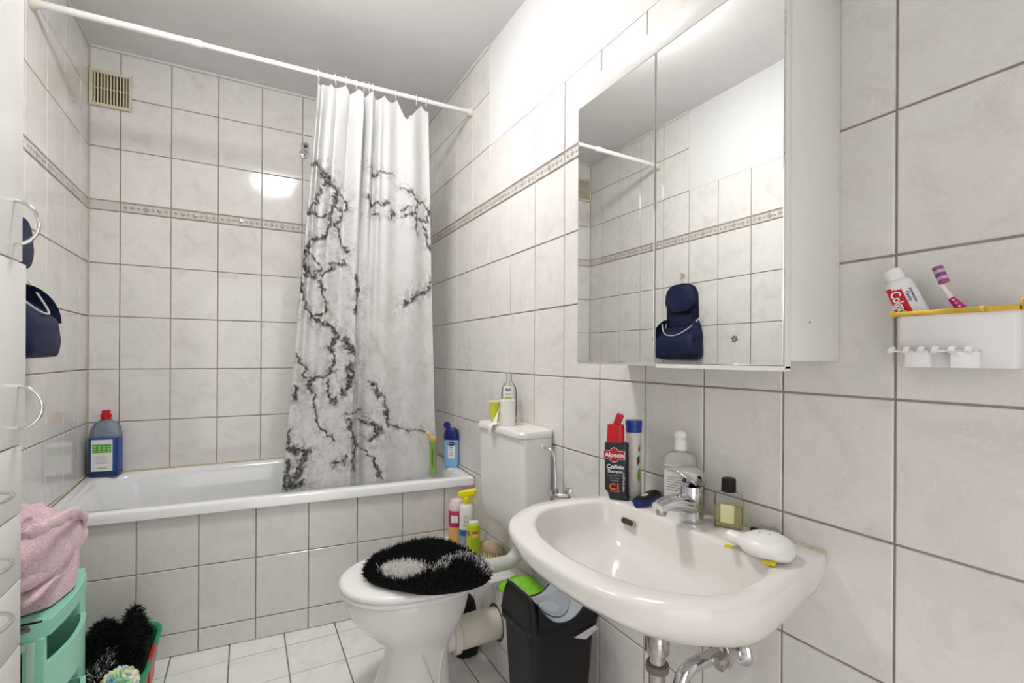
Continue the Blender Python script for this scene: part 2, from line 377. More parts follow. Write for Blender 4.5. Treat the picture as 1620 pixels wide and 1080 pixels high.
# curtain: param s across (0 left .. 1 right), t down (0 top .. 1 hem)
NS, NT = 260, 380
VEIN = [  # (half-width, points in photo pixels, read off the print)
 (3.6, [(492,249),(506,259),(516,281),(527,294),(526,314),(519,333),(518,353),(508,369),(492,375),(480,392),(482,414),(487,431)]),
 (2.0, [(527,294),(545,307),(545,323)]), (2.4, [(506,288),(501,311),(489,320),(484,332),(510,333)]),
 (2.2, [(516,340),(527,323),(537,323),(535,340),(527,346),(534,379),(544,388)]), (2.0, [(480,392),(501,408),(501,421),(493,434)]),
 (2.2, [(518,411),(544,409)]), (2.0, [(505,430),(524,416)]), (2.0, [(579,255),(586,267),(595,265),(617,267)]),
 (2.4, [(579,301),(582,314),(612,311)]), (2.6, [(582,327),(591,330)]), (3., [(617,323),(615,333)]),
 (2.0, [(631,286),(647,294),(657,307),(655,340),(658,356)]), (2.2, [(657,307),(672,311),(680,323),(678,338),(663,338)]),
 (2.2, [(633,322),(644,317)]), (2.0, [(634,333),(654,327)]), (2.2, [(670,346),(678,366),(683,385)]),
 (2.2, [(475,430),(478,473),(490,493),(510,493),(511,480),(505,450),(500,437)]),
 (3.6, [(490,495),(503,507),(523,513),(528,527),(518,547),(523,563),(521,583),(503,593),(487,600),(488,617)]),
 (1.8, [(468,560),(482,582),(483,597)]), (2.6, [(513,600),(518,627),(523,633),(528,630)]),
 (4.5, [(540,533),(550,550)]), (4.0, [(547,573),(547,597),(537,620)]), (3., [(557,430),(560,450),(557,487)]),
 (1.8, [(495,617),(495,647),(500,673),(523,695)]), (4., [(468,613),(467,630)]), (2.4, [(460,683),(455,707)]),
 (4.5, [(453,713),(483,713),(473,750),(453,775)]), (5., [(455,735),(453,775),(475,768)]), (1.8, [(542,653),(567,647)]), (2.4, [(540,723),(523,737)]),
 (2.4, [(540,720),(537,737)]), (1.8, [(583,600),(603,633),(610,673)]), (1.5, [(610,670),(640,677),(673,677)]),
 (4., [(567,663),(587,670),(593,683),(580,693)]), (1.6, [(560,703),(580,723),(597,757)]),
 (3.2, [(683,433),(680,450),(657,455),(648,463),(635,473)]), (2.4, [(543,663),(555,697),(553,747)])]
def px2st(u, v):
    t = (v-130)/(765-130)
    for _ in range(4):
        ul = 500-52*t; ur = 678+14*t; s = (u-ul)/(ur-ul); vt = 115+45*s; vb = 778-33*s; t = (v-vt)/(vb-vt)
    return s, t
S, T = np.meshgrid(np.linspace(0, 1, NS), np.linspace(0, 1.09, NT))
# fold profile in plan: bunched left half, flatter right half
fold = .042*np.sin(2*PI*(S*9.5))*np.clip((.62-S)/.18, 0, 1) + .016*np.sin(2*PI*(S*4.2+.25))*np.clip((S-.45)/.2, 0, 1)
fold = .040*np.sin(2*PI*(S*8.2+.30*np.sin(S*13.)+.10*np.sin(T*4)))*np.clip((.62-S)/.18, 0, 1)*(.16+.84*np.clip(1-T*1.25, 0, 1)**.9) + .016*np.sin(2*PI*(S*4.2+.25))*np.clip((S-.45)/.2, 0, 1)*(1-.5*T)
fold += .006*np.sin(2*PI*(S*3.1+T*.8))*T
fold += .060*np.exp(-((S-.445-.02*T)/.026)**2)*np.clip(T*1.8-.2, 0, 1) - .020*np.exp(-((S-.395)/.02)**2)*np.clip(T*1.8-.2, 0, 1)
sag = .028*np.abs(np.sin(PI*S*8.6))**.7*np.clip(1-T*9, 0, 1) + .07*np.exp(-((S-.80)/.055)**2)*np.clip(1-T*6, 0, 1)
pl0, pr0, pl1, pr1 = .254, .758, .134, .836
Xc = (pl0+(pl1-pl0)*T**1.1) + ((pr0-pl0)+((pr1-pl1)-(pr0-pl0))*T**1.1)*S + .008*np.sin(2*PI*S*8.2+1.2)*np.clip((.6-S)/.2, 0, 1)*np.clip(1-T, 0, 1)
Yc = RY + .075*np.clip(T*1.2, 0, 1)**1.2 + fold*np.clip(T*8+.35, 0, 1)
Zt = RZ0+(RZ1-RZ0)*(Xc-XL)/(XR-XL)-.020
Zc_ = Zt - sag - T*(Zt-.588)
pts = np.stack([Xc, Yc, Zc_], -1).reshape(-1, 3)
idx = np.arange(NS*NT).reshape(NT, NS)
fc = np.stack([idx[:-1,:-1], idx[:-1,1:], idx[1:,1:], idx[1:,:-1]], -1).reshape(-1, 4)
me = bpy.data.meshes.new('cloth'); me.from_pydata(pts.tolist(), [], fc.tolist())
# printed veins as an attribute of the cloth
Sj = S.ravel().copy(); Tj = T.ravel().copy()
AS, AT = 200., 640.
jx = np.array([noise.noise((s*22, t*62, 1.)) for s, t in zip(Sj, Tj)]); jy = np.array([noise.noise((s*22, t*62, 9.)) for s, t in zip(Sj, Tj)])
jb = np.array([noise.noise((s*60, t*190, 5.)) for s, t in zip(Sj, Tj)])
PXx, PXy = Sj*AS+jx*6+jb*1.2, Tj*AT+jy*6+jb*1.2
ink = np.zeros_like(PXx); halo = np.zeros_like(PXx)
for hw, pl in VEIN:
    q = [px2st(*p) for p in pl]; q = [(a*AS, b*AT) for a, b in q]
    d = np.full_like(PXx, 1e9)
    for (x0, y0), (x1, y1) in zip(q[:-1], q[1:]):
        dx, dy = x1-x0, y1-y0; L2 = dx*dx+dy*dy+1e-9
        k = np.clip(((PXx-x0)*dx+(PXy-y0)*dy)/L2, 0, 1); d = np.minimum(d, np.hypot(PXx-x0-k*dx, PXy-y0-k*dy))
    d = d/(hw*(.45+.9*np.clip(jb*1.2+.5, 0, 1)))
    ink = np.maximum(ink, np.clip(1.55-d, 0, 1)*(.72+.28*np.clip(jb*2+.6, 0, 1))); halo = np.maximum(halo, np.exp(-(d/5.5)**2)*.75)
at = me.attributes.new('vein', 'FLOAT', 'POINT'); at.data.foreach_set('value', np.clip(ink, 0, 1).astype(np.float32))
at = me.attributes.new('halo', 'FLOAT', 'POINT'); at.data.foreach_set('value', halo.astype(np.float32))
at = me.attributes.new('cloth_uv', 'FLOAT_VECTOR', 'POINT'); at.data.foreach_set('vector', np.stack([Sj*1.0, Tj*1.8, Sj*0], -1).astype(np.float32).ravel())
MC = mat('marble_print_fabric', (.85, .85, .85), .55); nt = MC.node_tree; bs = nt.nodes['Principled BSDF']
a1 = nd(MC, 'ShaderNodeAttribute', attribute_name='vein'); a2 = nd(MC, 'ShaderNodeAttribute', attribute_name='halo'); a3 = nd(MC, 'ShaderNodeAttribute', attribute_name='cloth_uv')
n1 = nd(MC, 'ShaderNodeTexNoise', Scale=7., Detail=9., Roughness=.68, Distortion=1.1); lk(MC, a3.outputs['Vector'], n1.inputs['Vector'])
r1 = ramp(MC, [(.30, (.56, .55, .53)), (.44, (.66, .65, .64)), (.56, (.73, .73, .725))]); lk(MC, n1.outputs['Fac'], r1.inputs[0])
sx = nd(MC, 'ShaderNodeSeparateXYZ'); lk(MC, a3.outputs['Vector'], sx.inputs[0])
rt_ = ramp(MC, [(.22, (1, 1, 1)), (.62, (0, 0, 0))]); mp_ = nd(MC, 'ShaderNodeMapRange'); mp_.inputs[2].default_value = 1.8; lk(MC, sx.outputs[1], mp_.inputs[0]); lk(MC, mp_.outputs[0], rt_.inputs[0])
mxa = nd(MC, 'ShaderNodeMix', data_type='RGBA'); lk(MC, rt_.outputs[0], mxa.inputs[0]); lk(MC, r1.outputs[0], mxa.inputs[6]); mxa.inputs[7].default_value = (.70, .70, .70, 1)
mxh = nd(MC, 'ShaderNodeMix', data_type='RGBA'); lk(MC, a2.outputs['Fac'], mxh.inputs[0]); lk(MC, mxa.outputs[2], mxh.inputs[6])
rh = ramp(MC, [(.40, (.30, .29, .28)), (.60, (.80, .80, .79))]); n2 = nd(MC, 'ShaderNodeTexNoise', Scale=26., Detail=6., Roughness=.7); lk(MC, a3.outputs['Vector'], n2.inputs['Vector']); lk(MC, n2.outputs['Fac'], rh.inputs[0]); lk(MC, rh.outputs[0], mxh.inputs[7])
mxv = nd(MC, 'ShaderNodeMix', data_type='RGBA'); lk(MC, a1.outputs['Fac'], mxv.inputs[0]); lk(MC, mxh.outputs[2], mxv.inputs[6]); mxv.inputs[7].default_value = (.045, .042, .045, 1)
lk(MC, mxv.outputs[2], bs.inputs['Base Color'])
tr = nd(MC, 'ShaderNodeBsdfTranslucent'); lk(MC, mxv.outputs[2], tr.inputs[0]); ms = nd(MC, 'ShaderNodeMixShader'); ms.inputs[0].default_value = .22
out = nt.nodes['Material Output']; lk(MC, bs.outputs[0], ms.inputs[1]); lk(MC, tr.outputs[0], ms.inputs[2]); lk(MC, ms.outputs[0], out.inputs[0])
ct = thing('shower_curtain', 'white shower curtain printed with black marble veins, gathered at one end of the rod', 'shower curtain', (0, 0, 0))
link('cloth', me, MC, ct, 80)
for s in (.02, .16, .245, .335, .40, .445, .48, .685, .88, .975):
    x = pl0+(pr0-pl0)*s; z = rz(x)
    G().tube(arc((x, RY, z-.005), .0200, -80, 262, 18, (.25, .95, 0), (0, 0, 1)), .0018, 6).obj('ring', M_PLASW, ct)

# ================================================================== VENT GRILLE, SHOWER BRACKET
M_IVORY = noisy('aged_ivory_plastic', (.70, .65, .50), (.62, .56, .41), 30., .4)
vx0, vx1, vz0, vz1 = XL+.004, -.492, 2.332, 2.500
vg = thing('ventilation_grille', 'small yellowed vent grille high in the tiled corner above the tub', 'vent', ((vx0+vx1)/2, YB, vz0))
cx = (vx0+vx1)/2; W2, H = (vx1-vx0)/2, vz1-vz0
fr = G().box((-W2, -.014, 0), (W2, -.001, .014)).box((-W2, -.014, H-.014), (W2, -.001, H)).box((-W2, -.014, .014), (-W2+.012, -.001, H-.014)).box((W2-.012, -.014, .014), (W2, -.001, H-.014))
fr.obj('frame', M_IVORY, vg, bev=.0015)
G().box((-W2+.01, -.003, .012), (W2-.01, -.001, H-.012)).obj('back_panel', mat('vent_dark', (.09, .065, .04), .8), vg)
for k in range(11):
    x = -W2+.019+k*(2*W2-.038)/10
    G().box((x-.0027, -.011, .014), (x+.0027, -.0045, H-.014)).obj('slat', M_IVORY, vg)
G().box((-W2+.012, -.0125, H*.5-.0018), (W2-.012, -.0115, H*.5+.0018)).obj('cross_bar', M_IVORY, vg)
P = on_y(481, 241, YB)
sb = thing('shower_bracket', 'small chrome hand shower holder screwed to the back wall tiles', 'shower bracket', (P.x, YB, P.z))
G().tube([(0,-.001,-.012), (0,-.008,-.012), (0,-.010,-.012)], [.022, .022, .016], 20).obj('wall_plate', M_CHROME, sb)
G().tube([(0,-.008,-.010), (0,-.045,.006)], .013, 16).obj('arm', M_CHROME, sb, bev=.002)
G().lathe([(.013,-.018),(.019,-.016),(.021,.0),(.019,.016),(.014,.018)], (0,-.055,.010), 18).obj('cup', M_CHROME, sb)
G().tube([(0,-.076,.004),(0,-.079,.004)], .009, 12).obj('cup_slot', mat('slot_dark', (.02, .02, .02), .5), sb)

# ================================================================== TALL CABINET ON THE LEFT
CX, CYN, CYF, CTOP = -.352, .86, 1.178, 1.98
cb = thing('tall_cabinet', 'tall narrow white bathroom cabinet with doors and drawers against the left wall', 'cabinet', (0, 0, 0))
G().box((XL+.006, CYN, .08), (CX-.018, CYF, CTOP)).obj('body', M_LACQ, cb, bev=.001)
G().box((XL+.02, CYN+.01, 0), (CX-.05, CYF-.01, .08)).obj('plinth', M_LACQ, cb)
def bow_v(y, zc, h, pr):   # upright bow handle standing out from the front
    return [Vector((CX+pr*math.sin(a), y, zc-h/2*math.cos(a))) for a in [PI*k/14 for k in range(15)]]
def front(nm, z0, z1, dx=0., dy=0.):
    return G().box((CX-.017, CYN+.002, z0+.0015), (CX+dx, CYF-.001+dy, z1-.0015)).obj(nm, M_LACQ, cb, bev=.0015)
d1 = front('door', 1.333, CTOP); d2 = front('door', 1.011, 1.333, .001, .013)
for d, p, z in ((d1, on_x(23, 351, CX), 1.397), (d2, on_x(28, 646, CX), 1.077)):
    G().tube(bow_v(p.y, z, .074, .032), .0032, 10).obj('handle', M_CHROME, d)
zs = [1.011, .889, .772, .655, .42, .10]
for i, (z1, z0) in enumerate(zip(zs[:-1], zs[1:])):
    dr = front('drawer', z0, z1)
    zc = [.950, .845, .757, .60, .26][i]
    yc = 1.020
    G().tube([Vector((CX+.034*math.sin(a), yc-.05*math.cos(a), zc)) for a in [PI*k/14 for k in range(15)]], .0034, 10).obj('handle', M_CHROME, dr)

# ================================================================== TOILETRY BAG ON THE LEFT WALL
M_NAVY = noisy('navy_nylon', (.009, .013, .045), (.016, .022, .065), 60., .55, bump=.3, bscale=200., spec=.22)
M_NAVYD = noisy('navy_lining', (.005, .006, .018), (.009, .012, .03), 60., .6, spec=.2)
M_PIPING = mat('grey_piping', (.55, .54, .52), .5)
bag = thing('toiletry_bag', 'open navy blue toiletry bag with pale piping hanging on the left wall', 'bag', (XL, 2.035, 1.155))
def bagout(w0, w1, z0, z1, r, n=6):   # outline in (y,z)
    return [(-w0, z0+r)] + [(-w0+r-r*math.cos(a), z0+r-r*math.sin(a)) for a in [PI/2*k/n for k in range(1, n+1)]] + [(w0-r+r*math.sin(a), z0+r-r*math.cos(a)) for a in [PI/2*k/n for k in range(0, n+1)]] + \
           [(w1-r+r*math.cos(a), z1-r+r*math.sin(a)) for a in [PI/2*k/n for k in range(0, n+1)]] + [(-w1+r-r*math.sin(a), z1-r+r*math.cos(a)) for a in [PI/2*k/n for k in range(0, n+1)]]
def bagloop(o, x, k=1.): return [(x, y*k, z) for y, z in o]
lo = bagout(.152, .145, 0, .20, .045)
G().loft([bagloop(lo, .006, .95), bagloop(lo, .012), bagloop(bagout(.158, .15, .004, .17, .045), .055), bagloop(bagout(.15, .14, .008, .135, .05), .095), bagloop(bagout(.13, .12, .03, .11, .04), .105, .9)]).obj('pouch', M_NAVY, bag, ang=70)
back = bagout(.120, .112, .12, .445, .075)
G().loft([bagloop(back, .004), bagloop(back, .012), bagloop(back, .016, .97)]).obj('back_panel', M_NAVYD, bag, ang=60)
side = [[(.012+.085*t, sgn*.148, .12) for t in (0, 1)] for sgn in (-1, 1)]
for sgn in (-1, 1):
    G().grid([[(.010+.088*t*math.sqrt(max(.004, 1-k*k)), sgn*(.150-.035*k*k), .12+.125*k) for t in (0, .35, .7, 1)] for k in (0, .2, .4, .6, .75, .87, .95, 1.)]).obj('side_gusset', M_NAVY, bag, solid=.003, ang=70)
path = [(.099-.085*abs(u)**2.2, u*.150, .142+.115*abs(u)**2.4) for u in [k/12-1 for k in range(25)]]
G().tube(path, .0034, 8).obj('piping', M_PIPING, bag)
flap = bagout(.114, .108, .285, .440, .07)
G().loft([bagloop(flap, .016), bagloop(flap, .030), bagloop(flap, .040, .92)]).obj('flap', M_NAVY, bag, ang=70)
G().tube([(.026, y, z) for y, z in back[14:28]], .003, 6).obj('flap_zip', M_NAVYD, bag)
G().grid([[(.017, -.09, .20), (.017, .09, .20)], [(.022, -.085, .245), (.022, .085, .245)], [(.017, -.085, .27), (.017, .085, .27)]]).obj('inner_pocket', M_NAVY, bag, solid=.002)
G().box((.008, -.012, .435), (.016, .012, .452)).obj('loop', M_NAVYD, bag)
G().tube([(.012, 0, .450), (.012, 0, .468)] + arc((.012, -.003, .490), .016, -80, 190, 12, (0, 1, 0), (0, 0, 1)), .0018, 8).obj('hanger', M_CHROME, bag)
hk = tag(G().tube([(XL-.001, 2.030, 1.662), (XL+.020, 2.030, 1.660), (XL+.024, 2.030, 1.668)], [.007, .0035, .0045], 10).obj('wall_hook', M_CHROME), 'tiny metal wall hook that the navy toiletry bag hangs from', 'hook')
# small flower sticker on the tile beside it, seen in the mirror
fs = thing('flower_sticker', 'small dark flower sticker on a left wall tile, seen in the mirror door', 'sticker', (XL, 1.690, 1.270), 0.)
for k in range(6):
    a = 2*PI*k/6+.3; c = Vector((.0012, .013*math.cos(a), .013*math.sin(a)))
    G().sphere(c, 1., 10, 6, (.0008, .0045+.003*abs(math.cos(a)), .0045+.003*abs(math.sin(a)))).obj('petal', mat('sticker_grey', (.10, .10, .105), .5), fs)
G().sphere((.0012, 0, 0), .004, 10, 6, (.3, 1, 1)).obj('flower_centre', MATS['sticker_grey'], fs)

# ================================================================== BLUE CLEANER BOTTLE IN THE TUB CORNER
def bottle_loop(w, d, r, z, c=(0, 0)): return [(x+c[0], y+c[1], z) for x, y in rrect(-w/2, w/2, -d/2, d/2, min(r, w/2-.0005, d/2-.0005), 5)]
P = on_y(166, 748, 2.865)
bz = rimz(2.86)+.001
cl = thing('cleaner_bottle', 'clear bottle of blue cleaner with red cap in the tub corner', 'bottle', (P.x+.002, 2.872, bz), math.radians(-12)); cl.scale = (.90, .90, .87)
G().loft([bottle_loop(.124*a, .075*a, .02, z) for a, z in ((.94, 0), (1., .006), (1., .20), (.99, .225), (.93, .255), (.75, .278), (.45, .292), (.36, .296), (.36, .302))]).obj('body', thin('clear_blue_plastic', (.80, .85, .90), .30, (.45, .52, .62)), cl, ang=50)
G().loft([bottle_loop(.128*a, .079*a, .02, z) for a, z in ((.95, .001), (1.0, .008), (1.0, .205))]).obj('liquid', mat('blue_liquid', (.015, .075, .30), .10), cl, ang=50)
G().loft([bottle_loop(.128*a, .079*a, .02, z) for a, z in ((.955, .0005), (1.004, .0075), (1.004, .030))]).obj('liquid_base', mat('dark_blue_liquid', (.008, .04, .12), .10), cl, ang=50)
G().box((-.045, -.0415, .032), (.045, -.0395, .196)).obj('label', M_TEXTW, cl)
G().box((-.040, -.0420, .128), (.040, -.0414, .172)).obj('label_band', mat('label_green', (.10, .42, .04), .5), cl)
for i in range(3):
    for j in range(4): G().box((-.034+j*.02, -.0423, .134+i*.012), (-.026+j*.02, -.0419, .1375+i*.012)).obj('pictogram', M_TEXTW, cl)
FM = lambda x, y, z: frame((x, y, z), (1, 0, 0), (0, 0, 1))
for i in range(6): G().box((-.03+.004*(i%2), -.0419, .070+i*.0075), (.03-.006*(i%3), -.0414, .0725+i*.0075)).obj('small_print', mat('grey_print', (.50, .50, .56), .5), cl)
text('neva', .020, mat('olive_print', (.12, .16, .04), .5), cl, FM(0, -.0417, .048), sx=1.2)
G().lathe([(.019,.296),(.021,.298),(.021,.312),(.024,.312),(.024,.326),(.018,.328),(.018,.345),(.016,.347)], seg=20).obj('cap', mat('red_plastic', (.55, .008, .015), .3), cl)

# ================================================================== BOTTLES ON THE TUB RIM
P = on_z(718, 738, rimz(2.35)); bl = thing('baby_wash_bottle', 'pale blue baby wash bottle with dark blue cap on the tub corner', 'bottle', (P.x-.012, P.y+.005, rimz(P.y)+.003), math.radians(-38))
pb = [(.96, 0), (1., .006), (.97, .06), (.94, .10), (.98, .135), (1., .15)]
G().loft([bottle_loop(.078*a, .042*a, .018, z) for a, z in pb+[(.97, .165), (.85, .178), (.55, .186)]]).obj('body', mat('pale_blue_plastic', (.26, .50, .80), .3), bl, ang=55)
G().loft([bottle_loop(.079*a, .044*a, .018, z) for a, z in ((1., .140), (1.0, .155), (.95, .175), (.80, .192), (.6, .199), (.55, .200))]).obj('cap', mat('navy_plastic', (.010, .012, .16), .3), bl, ang=55)
G().lathe([(.006,-.004),(.018,-.002),(.018,.006),(.004,.008)], (0,0,0), 18).xf(Matrix.Translation((-.022, -.004, .214)) @ Matrix.Rotation(math.radians(80), 4, 'X')).obj('flip_lid', MATS['navy_plastic'], bl)
G().box((-.012, -.0218, .045), (.024, -.0205, .132)).obj('label', M_TEXTW, bl)
G().lathe([(.0001,0),(1,0),(1,.0012),(.0001,.0012)], seg=24, sx=.021, sy=.011).xf(frame((.006, -.0222, .121), (1,0,0), (0,0,1)) @ Matrix.Scale(1, 4)).obj('logo', MATS['navy_plastic'], bl)
text('Bübchen', .0105, M_TEXTW, bl, FM(.006, -.0237, .121))
for i in range(4): text(('Baby', 'Bad', 'mild', 'sanft')[i], .010, MATS['navy_plastic'], bl, FM(.006, -.0222, .102-.013*i), name='small_print')
P = on_z(686, 752, rimz(2.23)); gv = thing('green_bottle', 'slim green bottle with orange top standing on the tub rim by the curtain', 'bottle', (P.x+.002, P.y+.012, rimz(P.y)+.001), math.radians(-30))
G().lathe([(.012,0),(.019,.003),(.019,.012),(.016,.02),(.0165,.14),(.018,.145),(.018,.158),(.014,.165)], seg=20).obj('body', thin('green_clear_plastic', (.62, .80, .42), .55, (.36, .55, .16)), gv)
G().box((-.002, -.0175, .04), (.002, -.0163, .13)).obj('label_stripe', mat('dark_green_print', (.05, .14, .03), .5), gv)
G().lathe([(.015,.165),(.0165,.167),(.0165,.185),(.012,.188)], seg=20).obj('cap', mat('orange_plastic', (.80, .45, .14), .35), gv)
G().lathe([(.002,-.003),(.012,-.003),(.012,.003),(.002,.003)], seg=16).xf(Matrix.Translation((-.024, 0, .205)) @ Matrix.Rotation(math.radians(50), 4, 'Y')).obj('open_lid', mat('yellow_plastic', (.85, .72, .10), .35), gv)
G().box((-.018, -.003, .186), (-.010, .003, .198)).obj('lid_hinge', MATS['orange_plastic'], gv)

# ================================================================== MIRROR CABINET
mc = thing('mirror_cabinet', 'white mirror cabinet with two mirrored doors above the washbasin', 'mirror cabinet', (0, 0, 0))
KX, KY0, KY1, KZ0, KZ1 = .806, .506, 1.100, 1.152, 1.858
G().box((KX+.022, KY0+.002, KZ0+.014), (XR-.001, KY1-.004, 1.915)).obj('body', M_LACQ, mc, bev=.001)
KS = .807
for y0, y1 in ((KY0, KS-.0015), (KS+.0015, KY1)):
    d = G().box((KX+.0045, y0, KZ0), (KX+.020, y1, KZ1)).obj('door', M_LACQ, mc, bev=.0008)
    G().box((KX, y0+.0012, KZ0+.006), (KX+.0045, y1-.0012, KZ1-.001)).obj('mirror', M_MIRROR, d, bev=.0012, seg=1)
G().box((KX+.002, KY0, KZ1+.002), (KX+.022, KY1, 1.918)).obj('light_valance', M_LACQ, mc, bev=.001)
G().box((KX+.001, KY0, KZ0-.004), (KX+.019, KS-.004, KZ0+.0045)).obj('door_ledge', M_LACQ, mc)
p = on_y(1200+145*.3889-1*4, 509, KY0)
G().tube([(.885, KY0+.003, 1.235), (.885, KY0+.0012, 1.235)], .0016, 8).obj('screw_hole', M_TEXTK, mc)

# ================================================================== WASHBASIN
BYC, BZ = .77, .795
def half2full(h): return [(x, BYC-d) for x, d in h] + [(x, BYC+d) for x, d in h[::-1]]
OUT = half2full([(.982,.243),(.93,.250),(.84,.272),(.76,.290),(.70,.297),(.655,.295),(.615,.279),(.585,.262),(.558,.243),(.53,.216),(.505,.165),(.490,.10),(.483,.03)])
INN = half2full([(.852,.10),(.852,.195),(.842,.222),(.80,.240),(.72,.253),(.67,.252),(.628,.235),(.598,.205),(.568,.16),(.546,.10),(.536,.03)])
CEN = Vector((.715, BYC))
def star(poly, n=120):
    out = []
    for k in range(n):
        a = 2*PI*k/n; d = Vector((math.cos(a), math.sin(a))); best = None
        for (x0, y0), (x1, y1) in zip(poly, poly[1:]+poly[:1]):
            e = Vector((x1-x0, y1-y0)); q = Vector((x0, y0))-CEN; den = d.x*e.y-d.y*e.x
            if abs(den) < 1e-12: continue
            t = (q.x*e.y-q.y*e.x)/den; s = (q.x*d.y-q.y*d.x)/den
            if t > 0 and -1e-6 <= s <= 1+1e-6: best = t if best is None else max(best, t)
        out.append(CEN+d*best)
    # light smoothing of the corners
    for _ in range(2):
        out = [out[i] if out[i].x > .95 else out[i]*.5+out[i-1]*.25+out[(i+1) % n]*.25 for i in range(n)]
    return out
so, si = star(OUT), star(INN)
def oloop(k, z, pinch=1.): return [(.9815-(.9815-p.x)*k, BYC+(p.y-BYC)*k*pinch, z) for p in so]
def iloop(k, z, c=(.715, .77)): return [(c[0]+(p.x-c[0])*k, c[1]+(p.y-c[1])*k, z) for p in si]
def mix(t, z): return [((1-t)*a.x+t*b.x, (1-t)*a.y+t*b.y, z) for a, b in zip(so, si)]
ba = thing('washbasin', 'white ceramic washbasin with curved front mounted on the right wall', 'washbasin', (0, 0, 0))
g = G()
g.loft([oloop(.25, .626, 1.5), oloop(.42, .638, 1.38), oloop(.60, .660, 1.20), oloop(.76, .688, 1.10), oloop(.87, .713, 1.055), oloop(.945, .737, 1.02), oloop(.985, .757, 1.005), oloop(1., .775), oloop(1., .787), oloop(.996, .792), oloop(.988, .795),
        mix(.55, .7945), mix(.85, .794), iloop(1., .7925), iloop(.988, .788), iloop(.965, .768), iloop(.925, .735), iloop(.84, .705), iloop(.62, .688), iloop(.36, .678), iloop(.10, .674)])
g.obj('bowl', M_CERAM, ba, ang=70)
P = on_x(993, 825, .838)
sl = G().tube(arc((0,0,0), .007, 90, 270, 6, (1,0,0), (0,1,0)), .001, 4)
slot = [(-.014+.0065*math.cos(a), .0065*math.sin(a)) for a in [PI/2+PI*k/8 for k in range(9)]] + [(.014+.0065*math.cos(a), .0065*math.sin(a)) for a in [-PI/2+PI*k/8 for k in range(9)]]
Fs = frame((.8375, P.y, P.z), (0, -1, 0), (.35, 0, 1))
G().prism([(x*1.12, y*1.22) for x, y in slot], -.006, .0008).xf(Fs).obj('overflow_rim', mat('overflow_edge', (.45, .42, .38), .3), ba)
G().prism(slot, -.005, .0016).xf(Fs).obj('overflow_slot', mat('slot_brown', (.045, .035, .025), .6), ba)
G().lathe([(.0005,.0),(.022,.0),(.026,.002),(.026,.004),(.018,.0035),(.0005,.003)], (.715, .77, .675), 24).obj('drain_ring', M_CHROME, ba)
struct(G().tube([(XR-.002, BYC-.241, BZ+.0005), (XR-.002, BYC+.241, BZ+.0005)], .004, 6).obj('trim_9', M_SIL))

# tap
TX, TY = .905, .786
tp = thing('basin_tap', 'chrome single-lever mixer tap on the washbasin', 'tap', (TX, TY, BZ))
G().lathe([(.027,0),(.028,.002),(.0265,.012),(.025,.05),(.0245,.075),(.0235,.080)], seg=28).obj('body', M_CHROME, tp)
G().tube([(.004,0,.030),(-.03,0,.045),(-.065,0,.050),(-.096,0,.047),(-.108,0,.043)], [.024,.0215,.0175,.0150,.0135], 18).xf(Matrix.Diagonal((1,1.15,1,1))).obj('spout', M_CHROME, tp)
G().lathe([(.0105,0),(.0115,.002),(.0115,.014),(.009,.016)], (-.096,0,.026), 18).obj('aerator', M_DCHROME, tp)
lv = G().loft([[(x+dx, y*wd, z+dz*th) for dx, y, dz in [(0,math.cos(a),math.sin(a)) for a in [2*PI*k/14 for k in range(14)]]] for x, z, wd, th in
     ((.027,.088,.008,.014),(.022,.095,.022,.022),(.004,.101,.026,.024),(-.014,.106,.024,.020),(-.032,.115,.018,.012),(-.058,.125,.014,.006),(-.082,.130,.012,.0045),(-.094,.131,.008,.003))])
lv.obj('lever', M_CHROME, tp, ang=70)
G().tube([(-.0235, 0, .094), (-.0265, 0, .093)], .0045, 12).obj('temperature_dot', mat('dark_blue_dot', (.03, .02, .10), .3), tp)

# waste pipe: vertical tailpiece, trap and elbow to the wall
wp = thing('basin_waste_pipe', 'chrome waste pipe under the washbasin bending into the wall', 'pipe', (0, 0, 0))
P = on_x(1040, 1005, .735); QX, QY = .735, P.y
EL = on_x(1128, 1038, XR-.03); EY, EZ = EL.y, EL.z
G().tube([(QX, QY, .345), (QX, QY, .630)], .0165, 20).obj('tail_tube', M_DCHROME, wp)
G().lathe([(.018,0),(.024,.002),(.024,.05),(.021,.055)], (QX, QY, .572), 24).obj('tail_nut', M_DCHROME, wp)
M_RUBBER = mat('aged_rubber', (.16, .14, .115), .6)
for z in (on_x(1040, 1017, .735).z, on_x(1040, 1054, .735).z): G().lathe([(.017,-.008),(.0225,-.007),(.0235,0),(.0225,.007),(.017,.008)], (QX, QY, z), 24).obj('seal_ring', M_RUBBER, wp)
G().lathe([(.020,0),(.030,.01),(.033,.03),(.033,.085),(.022,.10),(.017,.102)], (QX, QY, .25), 24).obj('bottle_trap', M_CHROME, wp)
bx = .845
G().tube([(QX, QY, .30)] + [(QX+.04, QY+(EY-QY)*.4, .30), (bx-.035, EY, .302), (bx-.012, EY, .312), (bx, EY, .34), (bx, EY, EZ-.055)] + [Vector((bx+.045-.045*math.cos(a), EY, EZ-.045+.045*math.sin(a))) for a in [PI/2*k/8 for k in range(9)]] + [(XR-.001, EY, EZ)], .0165, 18).obj('elbow', M_CHROME, wp, ang=60)
G().tube([(bx, EY, EZ-.090), (bx, EY, EZ-.060)], .022, 20).obj('elbow_nut', M_DCHROME, wp)
G().tube([(XR-.0005, EY, EZ), (XR-.004, EY, EZ), (XR-.012, EY, EZ), (XR-.016, EY, EZ)], [.034, .033, .026, .018], 28).obj('rosette', M_CHROME, wp)
AV = on_x(1172, 1030, XR)
av = thing('angle_valve', 'chrome angle valve with round rosette on the wall under the washbasin', 'valve', (XR, AV.y, AV.z))
